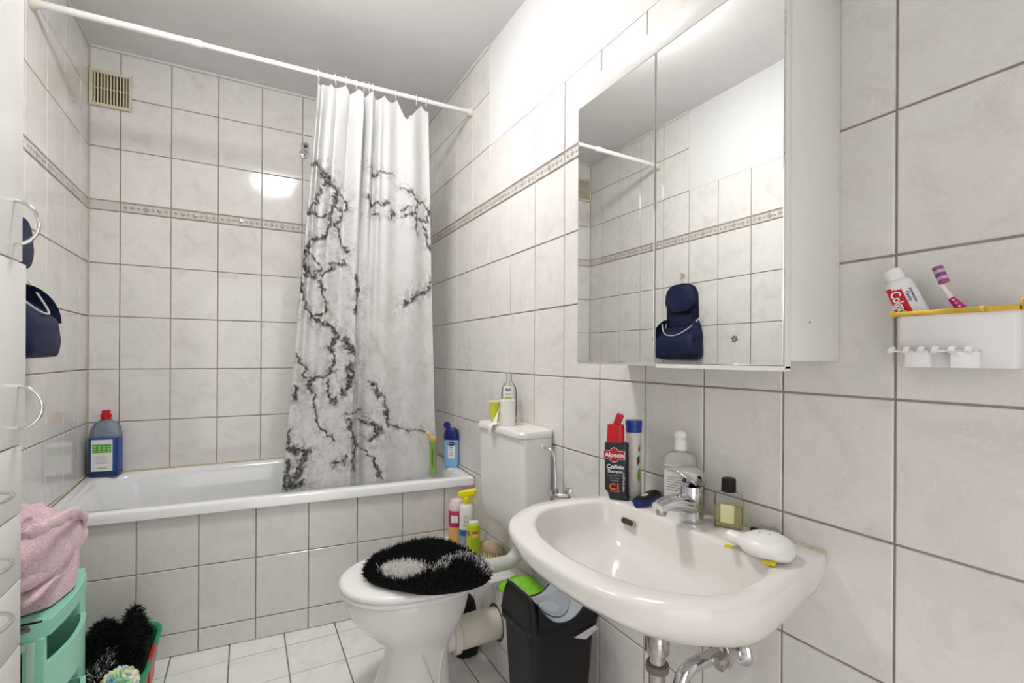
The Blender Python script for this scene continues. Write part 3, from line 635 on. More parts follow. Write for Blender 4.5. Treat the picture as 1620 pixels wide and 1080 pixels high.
G().tube([(-.0005,0,0), (-.004,0,0), (-.012,0,0), (-.015,0,0)], [.031, .030, .022, .015], 28).obj('rosette', M_CHROME, av)
G().tube([(-.012,0,0), (-.055,0,0)], .0115, 16).obj('valve_body', M_CHROME, av)
G().tube([(-.040,0,0), (-.040,.012,.030)], .0085, 12).obj('outlet', M_DCHROME, av)
G().tube([(-.040,.012,.030), (-.050,.030,.075), (-.070,.050,.140)], .0055, 10).obj('supply_hose', M_DCHROME, av)
G().tube([(-.052,0,0), (-.056,0,0), (-.078,0,-.006), (-.081,0,-.006)], [.012,.0165,.0165,.010], 10).obj('knob', M_DCHROME, av, ang=20)

# ================================================================== THINGS ON THE WASHBASIN
ZB = BZ+.0005
def top_of(u, v): return on_z(u, v, BZ)
# caffeine shampoo
sh = thing('shampoo_bottle', 'flat black shampoo bottle with open red cap on the washbasin', 'bottle', (.868, 1.000, ZB), math.radians(-50))
G().loft([bottle_loop(.062*a, .034*b, .010, z, (c, 0)) for a, b, z, c in ((.80, .9, 0, .006), (.84, 1, .004, .005), (.90, 1, .02, .002), (1., 1, .024, -.001), (1., 1, .142, -.002), (.98, .95, .148, -.002), (.6, .6, .151, -.003))]).obj('body', mat('charcoal_plastic', (.018, .024, .030), .35), sh, bev=0, ang=35)
G().loft([bottle_loop(.046*a, .028*b, .011, z, (-.005, 0)) for a, b, z in ((1.02, 1., .148), (1.0, 1., .152), (.95, .95, .192), (.92, .92, .196), (.8, .8, .197))]).obj('cap', MATS['red_plastic'], sh, ang=50)
G().loft([bottle_loop(.018*a, .020*b, .006, z) for a, b, z in ((.9, .9, 0), (1, 1, .003), (1.1, 1, .030), (.9, .9, .034))]).xf(Matrix.Translation((-.004, 0, .192)) @ Matrix.Rotation(math.radians(20), 4, 'Y')).obj('flip_lid', MATS['red_plastic'], sh, ang=50)
RED = mat('logo_red', (.45, .012, .02), .4)
ky = -.0172
logo = [(-.030,.010),(-.014,.010),(-.009,.016),(-.003,.018),(.003,.016),(.007,.010),(.024,.010),(.024,-.011),(.008,-.011),(.003,-.018),(-.004,-.019),(-.010,-.017),(-.015,-.011),(-.030,-.011)]
G().prism([(x*1.06, y*1.08) for x, y in logo], -.001, .0003).xf(FM(-.003, ky, .118)).obj('logo_edge', M_TEXTW, sh)
G().prism(logo, -.001, .0006).xf(FM(-.003, ky, .118)).obj('logo', RED, sh)
text('Alpecin', .0165, M_TEXTW, sh, FM(-.0055, ky-.0007, .117), bold=.0004)
text('Coffein', .0155, M_TEXTW, sh, FM(-.003, ky-.0002, .086), bold=.0004)
text('Shampoo', .0105, M_TEXTW, sh, FM(-.003, ky-.0002, .074), bold=.0002)
for i in range(3): text(('stärkt das Haar', 'schon beim', 'Waschen'), .006, mat('grey_label_print', (.35, .38, .42), .5), sh, FM(-.005, ky-.0002, .064-.007*i), name='small_print') if False else text(('stärkt das Haar', 'schon beim', 'Waschen')[i], .0062, mat('grey_label_print', (.35, .38, .42), .5), sh, FM(-.005, ky-.0002, .064-.007*i), name='small_print')
text('C1', .024, mat('logo_orange', (.75, .14, .03), .4), sh, FM(-.004, ky-.0002, .033), bold=.0010)
G().box((-.018, ky-.0004, .0205), (.010, ky+.001, .0225)).obj('underline', MATS['logo_orange'], sh)
text('Hair Energizer', .0085, M_TEXTW, sh, frame((.0185, ky-.0002, .048), (0, 0, 1), (-1, 0, 0)), name='side_lettering')
# white cylinder bottle
wt = thing('white_bottle', 'slim white cylindrical bottle with blue cap behind the black shampoo', 'bottle', (.922, .997, ZB), math.radians(-50))
G().lathe([(.019,0),(.0215,.002),(.0215,.170),(.020,.173)], seg=28).obj('body', mat('cream_plastic', (.74, .72, .66), .3), wt)
G().lathe([(.0205,.173),(.0215,.174),(.0215,.190),(.0225,.191),(.0225,.202),(.021,.205),(.001,.205)], seg=28).obj('cap', mat('blue_plastic', (.015, .05, .33), .3), wt)
lf = [(.003,0),(.0075,.012),(.0085,.024),(.006,.036),(.002,.042),(-.002,.030),(-.004,.016),(-.001,.004)]
def wrap(pts, z0, a0, r): return [(r*math.sin(a0+x/r), -r*math.cos(a0+x/r), z0+z) for x, z in pts]
for pts_, z0, a0, mm in ((lf, .040, .75, mat('leaf_green', (.22, .42, .04), .4)), ([(-.002,0),(.006,.010),(.004,.03),(-.004,.02)], .085, .7, M_TEXTK), ([(0,0),(.005,.008),(.003,.022),(-.003,.012)], .120, .8, mat('grey_green_print', (.12, .16, .10), .4))):
    w_ = wrap(pts_, z0, a0, .0218); G().add(w_, [tuple(range(len(w_)))]).obj('print', mm, wt, solid=.0003)
# electric shaver / razor
r1_, r2_ = top_of(1006, 803), top_of(1041, 784)
rzr = thing('shaver', 'small blue and black electric trimmer lying on the washbasin', 'trimmer', ((r1_.x+r2_.x)/2, (r1_.y+r2_.y)/2, ZB), math.atan2(r2_.y-r1_.y, r2_.x-r1_.x)); rl = (r2_-r1_).length/.078*.98; rzr.scale = (rl, rl*.85, 1.15)
def slab(L, W_, H_, n, taper): return [[(x, W_*math.cos(a)*taper(x/L), H_*(.5+.5*math.sin(a))*(.75+.25*taper(x/L))) for a in [2*PI*k/16 for k in range(16)]] for x in [(-L/2+L*i/n) for i in range(n+1)]]
tpr = lambda q: max(.25, math.sqrt(max(0, 1-(2*q)**4)))
G().loft(slab(.078, .0155, .016, 12, tpr)).obj('body', mat('deep_blue_plastic', (.01, .02, .16), .2), rzr, ang=70)
G().loft([[ (x*.86, y*.82, z+.0035) for x, y, z in l] for l in slab(.078, .0155, .0155, 12, tpr)]).obj('grip', M_BLACK, rzr, ang=70)
G().sphere((-.010, 0, .0185), 1, 14, 8, (.010, .0055, .0016)).obj('switch', mat('silver_plastic', (.5, .5, .52), .3), rzr)
# sanitiser bottle
sn = thing('sanitizer_bottle', 'clear plastic disinfectant bottle with white cap behind the tap', 'bottle', (.942, .853, ZB), math.radians(-62))
Mcl = thin('frosted_clear_plastic', (.97, .97, .95), .42, (.84, .85, .80), .15)
G().loft([bottle_loop(.075*a, .042*a, .012, z) for a, z in ((.96, 0), (1, .004), (1, .118), (.97, .130), (.8, .139), (.42, .143), (.36, .150))]).obj('body', Mcl, sn, ang=50)
G().lathe([(.0145,.147),(.0150,.149),(.0145,.172),(.012,.175)], seg=20).obj('cap', M_PLASW, sn)
G().sphere((0, -.002, .184), .0155, 16, 10, (1, .8, .85)).obj('flip_lid', M_PLASW, sn)
G().box((-.033, -.0222, .012), (.030, -.0208, .112)).obj('label', mat('clear_label', (.74, .75, .72), .4), sn)
for i in range(8): G().box((-.028, -.0226, .102-i*.0062-(.008 if i > 1 else 0)), (.020-.006*((i*3) % 4), -.0220, .1036-i*.0062-(.008 if i > 1 else 0))).obj('small_print', mat('faint_print', (.28, .28, .28), .5), sn)
# perfume
pf = thing('perfume_bottle', 'clear glass aftershave bottle with black cap and yellow liquid', 'bottle', (.942, .716, ZB), math.radians(-62))
G().loft([bottle_loop(.058*a, .030*a, .007, z) for a, z in ((.96, 0), (1, .003), (1, .060), (.93, .072), (.6, .078), (.32, .079))]).obj('glass', thin('clear_glass', (.985, .99, .98), .04, (.8, .82, .78), .02), pf, ang=45)
G().loft([bottle_loop(.0585*a, .0305*a, .006, z) for a, z in ((.92, .006), (.95, .008), (.95, .046))]).obj('liquid', thin('yellow_liquid', (.98, .95, .72), .28, (.85, .78, .38), .02), pf, ang=45)
G().box((-.014, -.0158, .012), (.014, -.0148, .052)).obj('label', mat('pale_yellow_label', (.80, .74, .42), .35), pf)
G().lathe([(.0145,.078),(.0155,.080),(.0150,.106),(.012,.108),(.001,.107)], seg=20).obj('cap', M_BLACK, pf)
# grey clip behind
gc = thing('hair_clip', 'grey and black clip lying against the wall behind the white bottle', 'clip', (.958, .640, ZB), math.radians(-86))
G().box((-.030, -.006, 0), (.004, .006, .012)).obj('jaw', M_BLACK, gc, bev=.002)
G().box((-.016, -.004, .010), (.014, .006, .020)).xf(Matrix.Rotation(math.radians(4), 4, 'Y')).obj('arm', mat('grey_plastic', (.25, .26, .26), .4), gc, bev=.002)
G().sphere((.020, 0, .012), .0135, 14, 8, (1.1, .7, .9)).obj('spring_cover', MATS['grey_plastic'], gc)
# white rounded bottle lying on its side
dk = thing('rounded_bottle', 'white bulbous plastic bottle lying on its side on the washbasin edge', 'bottle', (.866, .581, ZB), math.radians(104))
sec = ((-.052,.010,.004,.012),(-.048,.026,.014,.016),(-.036,.040,.019,.019),(-.014,.048,.022,.0215),(.008,.046,.022,.0215),(.024,.036,.0195,.020),(.034,.024,.016,.018),(.040,.015,.0125,.017),(.047,.0125,.0115,.018),(.062,.0135,.0125,.019),(.068,.012,.011,.019),(.071,.007,.006,.019))
G().loft([[(x, w_*math.cos(a), zc+h_*math.copysign(abs(math.sin(a))**.8, math.sin(a))) for a in [2*PI*k/28 for k in range(28)]] for x, w_, h_, zc in sec]).obj('body', mat('soft_white_plastic', (.84, .83, .82), .32), dk, ang=80)
G().box((-.034, .030, .0), (-.012, .043, .007)).obj('yellow_tab', mat('mustard_plastic', (.72, .58, .02), .4), dk, bev=.0015)
G().box((.052, .010, .0), (.068, .018, .005)).obj('yellow_tip', MATS['mustard_plastic'], dk, bev=.001)
for q in (-.012, .006): G().lathe([(.0001,0),(.0022,0),(.0022,.0006)], (q, .004, .0434), 10).obj('dimple', mat('grey_dot', (.35, .35, .35), .5), dk)

# ================================================================== WALL ORGANISER
HX = .928
A = on_x(1416, 545, HX); Bp = on_x(1612, 545, HX)
hy0, hy1 = Bp.y, A.y
hz1 = (on_x(1416, 500, HX).z+on_x(1610, 487, HX).z)/2; hz0 = on_x(1420, 580, HX).z
ho = thing('wall_organiser', 'white wall organiser with gold rail and toothbrush hooks on the right wall', 'organiser', (XR, (hy0+hy1)/2, hz0))
hw, hh, hd = (hy1-hy0)/2, hz1-hz0, XR-HX
M_HOLD = mat('organiser_plastic', (.78, .765, .765), .22)
outl = [(x, y) for x, y in rrect(-hd, -.0008, -hw, hw, .010, 4)]; inl = [(x, y) for x, y in rrect(-hd+.0022, -.003, -hw+.0022, hw-.0022, .008, 4)]
lp_ = lambda pl, z, k=1.: [(-.0008+(x+.0008)*k, y*k if k != 1. else y, z) for x, y in pl]
G().loft([lp_(outl, 0, .96), lp_(outl, .004, .985), lp_(outl, hh*.5), lp_(outl, hh), lp_(inl, hh), lp_(inl, hh*.5), lp_(inl, .004)]).obj('box', M_HOLD, ho, ang=40)
gl = [(-hd-.0022, -hw-.002), (-hd-.0022, hw+.002), (-.001, hw+.002), (-.001, -hw-.002)]
for (x0, y0), (x1, y1) in zip(gl[:2], gl[1:3]):
    pass
r_ = G(); zt = hh+.002
r_.box((-hd-.0028, -hw-.004, zt-.004), (-hd+.0004, hw+.004, zt+.004)).box((-hd-.0028, hw+.001, zt-.004), (-.001, hw+.004, zt+.004)).box((-hd-.0028, -hw-.004, zt-.004), (-.001, -hw-.001, zt+.004))
r_.obj('gold_rail', M_GOLD, ho, bev=.0008)
for yy, zz in ((hw+.004, zt), (-hw-.005, zt+.006)): G().box((-hd-.003, yy-.004, zz-.005), (-hd+.001, yy+.003, zz+.006)).obj('rail_clip', M_GOLD, ho, bev=.0008)
G().box((-hd-.0034, -hw*.62, zt-.0045), (-hd+.0004, -hw*.44, zt+.0045)).obj('rail_clip', M_GOLD, ho, bev=.0006)
for yc in (hw*.70, -.006):
    hk_ = G().box((-hd-.016, yc-.028, .0), (-hd+.001, yc+.002, .026)).box((-hd-.016, yc-.028, .0235), (-hd+.0, yc+.021, .0265)).obj('toothbrush_hook', mat('clear_white_plastic', (.84, .83, .83), .15), ho, bev=.001)
    for dy in (-.018, .001, .021): G().tube([(-hd-.0185, yc+dy, .0235), (-hd-.016, yc+dy, .028), (-hd-.009, yc+dy, .0295)], .0042, 10).obj('peg', MATS['clear_white_plastic'], hk_)
# toothpaste
PX_ = .952
b_ = on_x(1450, 505, PX_); t_ = on_x(1411, 428, PX_)
ax_ = (t_-b_).normalized()
tpz = thing('toothpaste_tube', 'red and white toothpaste tube leaning in the wall organiser', 'toothpaste', (0, 0, 0))
Lt = (t_-b_).length
Ft = frame(tuple(b_-ax_*.050), tuple(Vector((.15, -1, 0)) - ax_*Vector((.15, -1, 0)).dot(ax_)), tuple(ax_))   # local x across, y along the tube, z to the room
TL = Lt+.050
def tsec(w_, th, y): return [(w_*math.cos(a), y, th*math.sin(a)) for a in [2*PI*k/24 for k in range(24)]]
G().loft([tsec(.0225, .002, 0), tsec(.0215, .008, .03), tsec(.0195, .013, TL-.045), tsec(.0188, .0145, TL-.028), tsec(.0165, .0145, TL-.022), tsec(.009, .009, TL-.017)]).xf(Ft).obj('tube', mat('tube_white', (.80, .81, .83), .25), tpz, ang=50)
G().loft([tsec(.0125, .0125, TL-.020), tsec(.013, .013, TL-.017), tsec(.0120, .0120, TL-.001), tsec(.010, .010, TL)]).xf(Ft).obj('cap', M_PLASW, tpz, ang=40)
def tband(x0, x1, y0, y1, off, n=8):
    rows = []
    for yy in [y0+(y1-y0)*k/8 for k in range(9)]:
        q = min(1, max(0, (yy-.03)/(TL-.075))); w_ = .0215-.002*q+off; th = .008+.005*q+off
        rows.append([(w_*math.cos(a), yy, th*math.sin(a)) for a in [math.acos(x0)+(math.acos(x1)-math.acos(x0))*k/n for k in range(n+1)]])
    return G().grid(rows).xf(Ft)
tband(-.97, .12, .006, TL-.030, .0006).obj('red_panel', mat('toothpaste_red', (.62, .01, .02), .25), tpz)
text('Colgate', .0240, M_TEXTW, tpz, Ft @ Matrix.Translation((-.0086, TL-.033-.029, .0142)) @ Matrix.Rotation(math.radians(-2.5), 4, 'X') @ Matrix.Rotation(math.radians(-90), 4, 'Z') @ Matrix.Diagonal((.62, .80, 1, 1)), bold=.0004)
for i, (s_, t0) in enumerate((('Cavity', .0058), ('protection', .0050))):
    text(s_, t0*1.2, mat('label_blue', (.03, .03, .16), .5), tpz, Ft @ Matrix.Translation((.0075+.0055*i, TL*.62, .0135-.003*i)) @ Matrix.Rotation(math.radians(12+14*i), 4, 'Y') @ Matrix.Rotation(math.radians(-90), 4, 'Z'), name='small_print')
# toothbrush
tbz = thing('toothbrush', 'pink and white toothbrush leaning in the wall organiser', 'toothbrush', (0, 0, 0))
PXb = .955
k0, k1, k2, k3 = on_x(1534, 500, PXb), on_x(1505, 472, PXb), on_x(1490, 452, PXb-.003), on_x(1479, 428, PXb-.004)
G().tube([k0+(k0-k1)*.75, k0, (k0+k1)/2, k1], [.0042, .0058, .0062, .0046], 14).obj('grip', mat('magenta_rubber', (.55, .02, .22), .4), tbz)
for t in (.15, .32, .49): 
    q = k1.lerp(k0, t); G().sphere(q+Vector((-.0056, -.001, .0012)), 1, 10, 6, (.0012, .0018, .0014)).obj('grip_dot', M_PLASW, tbz)
G().tube([k1, k1.lerp(k2, .5), k2], [.0044, .0034, .0036], 12).obj('neck', M_PLASW, tbz)
hd_ = (k3-k2).normalized(); Fh = frame(tuple(k2), tuple(hd_), (-.55, -.80, 0))
hl = (k3-k2).length+.006
G().loft([[(x, y, z*.0062) for y, z in ((-.0022, -w_), (.0018, -w_), (.0018, w_), (-.0022, w_))] for x, w_ in ((-.002, .5), (.003, .95), (hl*.6, 1.), (hl-.002, .8), (hl, .4))]).xf(Fh).obj('head', M_PLASW, tbz, bev=.0008)
for i, (mm) in enumerate((mat('bristle_pink', (.45, .08, .20), .6), mat('bristle_lilac', (.55, .42, .62), .6), mat('bristle_purple', (.30, .07, .26), .6), MATS['bristle_lilac'], mat('bristle_plum', (.33, .10, .20), .6))):
    x0 = .002+i*(hl-.004)/5
    G().box((x0, .0018, -.0052), (x0+(hl-.004)/5-.0004, .0120+.0012*(i % 2), .0052)).xf(Fh).obj('bristle_row', mm, tbz, bev=.0006)

# ================================================================== TOILET
WY = 1.633
wc = thing('toilet', 'white ceramic floor toilet with closed lid in front of the pipe ledge', 'toilet', (0, WY, 0))
def dsec(xf_, xb, hw_, z, n=40, pb=3.2, pf=2.1):
    cx = xb-(xb-xf_)*.42; l = []
    for k in range(n):
        a = 2*PI*k/n; ca, sa = math.cos(a), math.sin(a)
        p = pb if ca > 0 else pf; rx = (xb-cx) if ca > 0 else (cx-xf_)
        l.append((cx+rx*math.copysign(abs(ca)**(2/p), ca), hw_*math.copysign(abs(sa)**(2/(p if ca > 0 else pf)), sa), z))
    return l
G().loft([dsec(.350,.632,.132,0), dsec(.355,.631,.128,.02), dsec(.383,.624,.114,.08), dsec(.411,.621,.103,.15), dsec(.424,.622,.102,.185), dsec(.405,.628,.112,.212), dsec(.365,.640,.136,.245), dsec(.325,.655,.160,.285),
          dsec(.297,.668,.175,.325), dsec(.282,.676,.182,.362), dsec(.278,.680,.184,.388), dsec(.284,.678,.180,.396)]).obj('bowl', M_CERAM, wc, ang=60)
# soft pressed edges on the side of the foot
for sgn in (-1,):
    G().tube([(.505, sgn*.104, .192), (.53, sgn*.110, .12), (.56, sgn*.121, .03), (.565, sgn*.125, .002)], [.002,.005,.006,.006], 8).obj('foot_ridge', M_CERAM, wc)
    G().tube([(.612, sgn*.088, .225), (.580, sgn*.098, .185), (.563, sgn*.108, .12), (.558, sgn*.119, .03), (.558, sgn*.123, .002)], [.002,.005,.006,.006,.006], 8).obj('foot_ridge', M_CERAM, wc)
G().loft([dsec(.272,.690,.190,.398), dsec(.266,.694,.194,.402), dsec(.266,.694,.194,.410), dsec(.272,.690,.190,.414)]).obj('seat', M_PLASW, wc, ang=50)
G().loft([dsec(.268,.700,.193,.4155), dsec(.263,.704,.197,.420), dsec(.264,.704,.196,.430), dsec(.275,.698,.188,.437), dsec(.33,.66,.15,.442), dsec(.42,.58,.07,.444)]).obj('lid', M_PLASW, wc, ang=60)
for y in (-.08, .08):
    G().tube([(.708, y-.028, .418), (.708, y+.028, .418)], .011, 14).obj('hinge', M_PLASW, wc, bev=.002)
M_PVC = mat('aged_pvc', (.72, .68, .60), .3)
wpz = .176
G().tube([(.570, -.012, wpz), (.648, -.012, wpz)], .052, 28).obj('outlet', M_CERAM, wc)
G().tube([(.638, -.012, wpz), (.641, -.012, wpz), (.664, -.012, wpz), (.669, -.012, wpz)], [.055, .0655, .0655, .058], 32).obj('pipe_collar', M_PVC, wc)
G().tube([(.645, -.012, wpz), (.835, -.012, wpz)], .0565, 32).obj('waste_pipe', M_PVC, wc)
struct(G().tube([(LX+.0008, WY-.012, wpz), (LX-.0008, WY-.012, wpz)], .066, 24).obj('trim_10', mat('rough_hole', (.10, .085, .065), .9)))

# strands for shaggy textiles
def strands(pos, nrm, length, width, lean, seed):
    r = np.random.default_rng(seed); n = len(pos); d = r.normal(size=(n, 3)); d[:, 2] *= .3
    dirv = nrm+d*lean; dirv /= np.linalg.norm(dirv, axis=1)[:, None]
    sd = np.cross(dirv, r.normal(size=(n, 3))); sd /= np.linalg.norm(sd, axis=1)[:, None]+1e-9
    L = (length*r.uniform(.65, 1.25, n))[:, None]; bend = r.normal(size=(n, 3))*.35; bend[:, 2] -= .25
    p1 = pos+dirv*L*.55; p2 = pos+dirv*L+bend*L*.55
    w_ = width
    V = np.stack([pos-sd*w_, pos+sd*w_, p1-sd*w_*.95, p1+sd*w_*.95, p2-sd*w_*.5, p2+sd*w_*.5], 1).reshape(-1, 3)
    b_ = np.arange(n)[:, None]*6
    F = np.concatenate([b_+np.array([[0, 1, 3, 2]]), b_+np.array([[2, 3, 5, 4]])])
    return V, F
def pile(name, V, F, material, parent):
    me = bpy.data.meshes.new(name); me.from_pydata(V.tolist(), [], F.tolist()); me.materials.append(material)
    o = bpy.data.objects.new(name, me); COL.objects.link(o); o.parent = parent; o['kind'] = 'stuff'; return o
M_PILEK = mat('black_yarn', (.008, .008, .009), .9, sheen=.05, spec=.1); M_PILEW = mat('white_yarn', (.82, .81, .79), .9, spec=.2)
MZ = .4475
mt = thing('lid_cover', 'black shaggy toilet lid cover with a white patch and speckled streak', 'lid cover', (0, 0, MZ-.004))
OUTL = [(572,908),(578,888),(598,874),(635,860),(672,852),(702,853),(727,863),(752,876),(770,890),(781,905),(778,916),(760,925),(735,932),(700,937),(668,938),(635,932),(605,926),(582,919)]
poly = [on_z(u, v, MZ+.012) for u, v in OUTL]
pc = sum((Vector((p.x, p.y)) for p in poly), Vector((0, 0)))/len(poly)
def smooth(P, k=2):
    for _ in range(k):
        Q = []
        for i in range(len(P)): a, b = P[i], P[(i+1) % len(P)]; Q += [a*.75+b*.25, a*.25+b*.75]
        P = Q
    return P
po = smooth([Vector((p.x, p.y)) for p in poly])
G().loft([[(pc.x+(p.x-pc.x)*k, pc.y+(p.y-pc.y)*k, z-MZ+.004) for p in po] for k, z in ((.90, MZ-.002), (.95, MZ), (.95, MZ+.006), (.90, MZ+.008))]).obj('backing', M_PILEK, mt, ang=60)
def inpoly(x, y, P):
    P = np.array([(p.x, p.y) for p in P]); c = np.zeros(len(x), bool); j = len(P)-1
    for i in range(len(P)):
        t = ((P[i,1] > y) != (P[j,1] > y)) & (x < (P[j,0]-P[i,0])*(y-P[i,1])/(P[j,1]-P[i,1]+1e-12)+P[i,0]); c ^= t; j = i
    return c
xs = [p.x for p in po]; ys = [p.y for p in po]
N = 60000; px_ = RNG.uniform(min(xs), max(xs), N); py_ = RNG.uniform(min(ys), max(ys), N)
small = [pc+(p-pc)*.955 for p in po]
k_ = inpoly(px_, py_, small); px_, py_ = px_[k_][:30000], py_[k_][:30000]
wpoly = smooth([Vector(on_z(u, v, MZ+.025)[:2]) for u, v in ((603,899),(612,887),(640,881),(668,886),(677,897),(660,907),(635,912),(610,908))], 2)
band = [Vector(on_z(u, v, MZ+.025)[:2]) for u, v in ((690,895),(706,882),(728,874),(748,879),(764,892),(772,900))]
jit = RNG.normal(size=(len(px_), 2))*.006
inw = inpoly(px_+jit[:,0], py_+jit[:,1], wpoly)
db = np.full(len(px_), 9.)
for a, b in zip(band[:-1], band[1:]):
    dx, dy = b.x-a.x, b.y-a.y; k = np.clip(((px_-a.x)*dx+(py_-a.y)*dy)/(dx*dx+dy*dy), 0, 1); db = np.minimum(db, np.hypot(px_-a.x-k*dx, py_-a.y-k*dy))
inw |= (db+jit[:,0]*.6 < .022) & (RNG.random(len(px_)) < .42)
edge = np.stack([px_-pc.x, py_-pc.y], -1); er = np.linalg.norm(edge, axis=1)[:, None]
nr = np.concatenate([edge/.2*.55, np.ones((len(px_), 1))], 1)
pos = np.stack([px_, py_, np.full(len(px_), .010)], -1)
for nm, sel, mm in (('black_pile', ~inw, M_PILEK), ('white_pile', inw, M_PILEW)):
    V, F = strands(pos[sel], nr[sel], .020, .0011, .45, 11); pile(nm, V, F, mm, mt)

# ================================================================== CISTERN
QX0, QY0, QY1, QZ0, QZ1 = .846, 1.472, 1.835, .515, .878
cs = thing('cistern', 'white plastic toilet cistern mounted on the right wall above the toilet', 'cistern', (0, 0, 0))
def csec(x0, y0, y1, r, z): return [(x, y, z) for x, y in rrect(x0, XR-.002, y0, y1, r, 6)]
G().loft([csec(.895, QY0+.06, QY1-.06, .02, .500), csec(.872, QY0+.022, QY1-.03, .025, .512), csec(.858, QY0+.006, QY1-.010, .028, .54), csec(.851, QY0+.001, QY1-.002, .026, .60), csec(QX0, QY0, QY1, .024, .74), csec(QX0-.001, QY0-.001, QY1+.001, .024, QZ1)]).obj('tank', M_PLASG, cs, ang=40)
G().loft([csec(QX0-.004, QY0-.003, QY1+.004, .026, QZ1+.001), csec(QX0-.009, QY0-.007, QY1+.008, .028, QZ1+.004), csec(QX0-.009, QY0-.007, QY1+.008, .028, QZ1+.018), csec(QX0-.003, QY0-.002, QY1+.003, .028, QZ1+.026), csec(QX0+.02, QY0+.02, QY1-.02, .02, QZ1+.028)]).obj('cistern_lid', mat('cistern_lid_plastic', (.78, .765, .75), .3), cs, ang=40)
fpx = .925
fp = [(fpx, WY+.0, .520), (fpx, WY+.0, .455)] + [Vector((fpx-.055+.055*math.cos(a), WY, .440-.055*math.sin(a))) for a in [PI/2*k/8 for k in range(9)]] + [(.77, WY, .385), (.70, WY, .385)]
G().tube(fp, .0265, 20).obj('flush_pipe', mat('grey_pvc', (.68, .67, .62), .35), cs, ang=60)
vy = 1.452
G().tube([(.93, QY0+.002, .848), (.93, vy+.004, .848)], .012, 14).obj('inlet_nut', M_PLASW, cs)
ZV = .690
G().tube([(.93, vy+.006, .848), (.934, vy-.012, .847), (.940, vy-.027, .840), (.944, vy-.036, .820), (.946, vy-.037, .79), (.948, vy-.037, ZV+.02)], .0055, 10).obj('supply_pipe', M_CHROME, cs)
fv = thing('cistern_valve', 'small chrome shut-off valve on the wall beside the cistern', 'valve', (XR, 1.378, ZV))
G().tube([(-.0005,0,0),(-.004,0,0),(-.010,0,0),(-.012,0,0)], [.027,.026,.018,.010], 24).obj('rosette', M_CHROME, fv)
G().tube([(-.008,0,0),(-.034,.018,0),(-.036,.040,.0)], .0085, 12).obj('valve_body', M_CHROME, fv)
G().lathe([(.008,-.004),(.011,0),(.011,.018),(.007,.020)], (-.034, .037, 0), 14).obj('union_nut', M_DCHROME, fv)
G().tube([(-.036, .040, 0), (-.037, .062, 0), (-.037, .070, 0)], [.009,.012,.010], 12).obj('knob', M_CHROME, fv)

# ================================================================== THINGS ON THE CISTERN
CT = QZ1+.0285
P = on_z(808, 668, CT); sk = thing('spirit_bottle', 'clear glass bottle with small white label on the cistern lid', 'bottle', (.928, P.y+.012, CT), math.radians(-35))
G().lathe([(.028,0),(.031,.003),(.031,.120),(.028,.140),(.017,.158),(.0115,.166),(.011,.190),(.0125,.192),(.0125,.200),(.010,.201)], seg=28).obj('glass', thin('thin_clear_glass', (.93, .94, .93), .10, (.78, .79, .77), ior=1.15), sk)
w_ = [[(.0314*math.sin(a), -.0314*math.cos(a), z) for a in [-.70+1.4*k/10 for k in range(11)]] for z in (.092, .146)]
G().grid(w_).obj('label', mat('pale_label', (.80, .80, .76), .4), sk, solid=.0003)
text('SKY', .0125, mat('navy_print', (.02, .03, .16), .4), sk, FM(0, -.0322, .132), bold=.0004)
text('Gold', .0115, mat('gold_print', (.55, .45, .05), .4), sk, FM(0, -.0322, .115))
G().box((-.014, -.0321, .098), (.014, -.0312, .103)).obj('label_stripe', MATS['gold_print'], sk)
w_ = [[(.0314*math.sin(a), -.0314*math.cos(a), z) for a in [-.9+2.2*k/10 for k in range(11)]] for z in (.006, .030)]
G().grid(w_).obj('lower_label', mat('amber_label', (.75, .50, .04), .4), sk, solid=.0004)
P = on_z(783, 668, CT); yb = thing('yellow_cup', 'bright yellow tapered cup standing on the cistern behind the paper roll', 'cup', (.882, P.y+.020, CT))
G().lathe([(.0150,0),(.0155,.001),(.0235,.080),(.0242,.082),(.0225,.082),(.014,.003)], seg=24).obj('cup_wall', mat('yellow_print', (.78, .74, .05), .45), yb)
G().lathe([(.0236,.0775),(.0246,.079),(.0246,.084),(.023,.084)], seg=24).obj('cup_rim', mat('pale_yellow', (.80, .78, .38), .45), yb)
P = on_z(798, 673, CT); tr_ = thing('paper_roll', 'nearly used up toilet paper roll standing on the cistern lid', 'toilet paper', (.882, P.y+.004, CT))
G().lathe([(.017,0),(.0290,0),(.0290,.098),(.017,.098)], seg=28).obj('paper', mat('tissue', (.80, .765, .745), .9), tr_, ang=30)
G().lathe([(.0145,0.001),(.0172,.0),(.0172,.0985),(.0150,.0985),(.0145,.001)], seg=24).obj('core', mat('cardboard', (.28, .23, .18), .9), tr_)
G().grid([[(-.018, .020, .080), (-.022, .018, .085)], [(-.030, .030, .050), (-.034, .014, .050)], [(-.040, .050, .006), (-.043, .010, .006)], [(-.058, .052, .003), (-.058, .012, .003)], [(-.0605, .046, -.010), (-.0605, .020, -.010)], [(-.0615, .036, -.034), (-.0615, .028, -.034)]]).obj('loose_sheet', mat('tissue_sheet', (.84, .82, .80), .9), tr_, solid=.0006, ang=80)

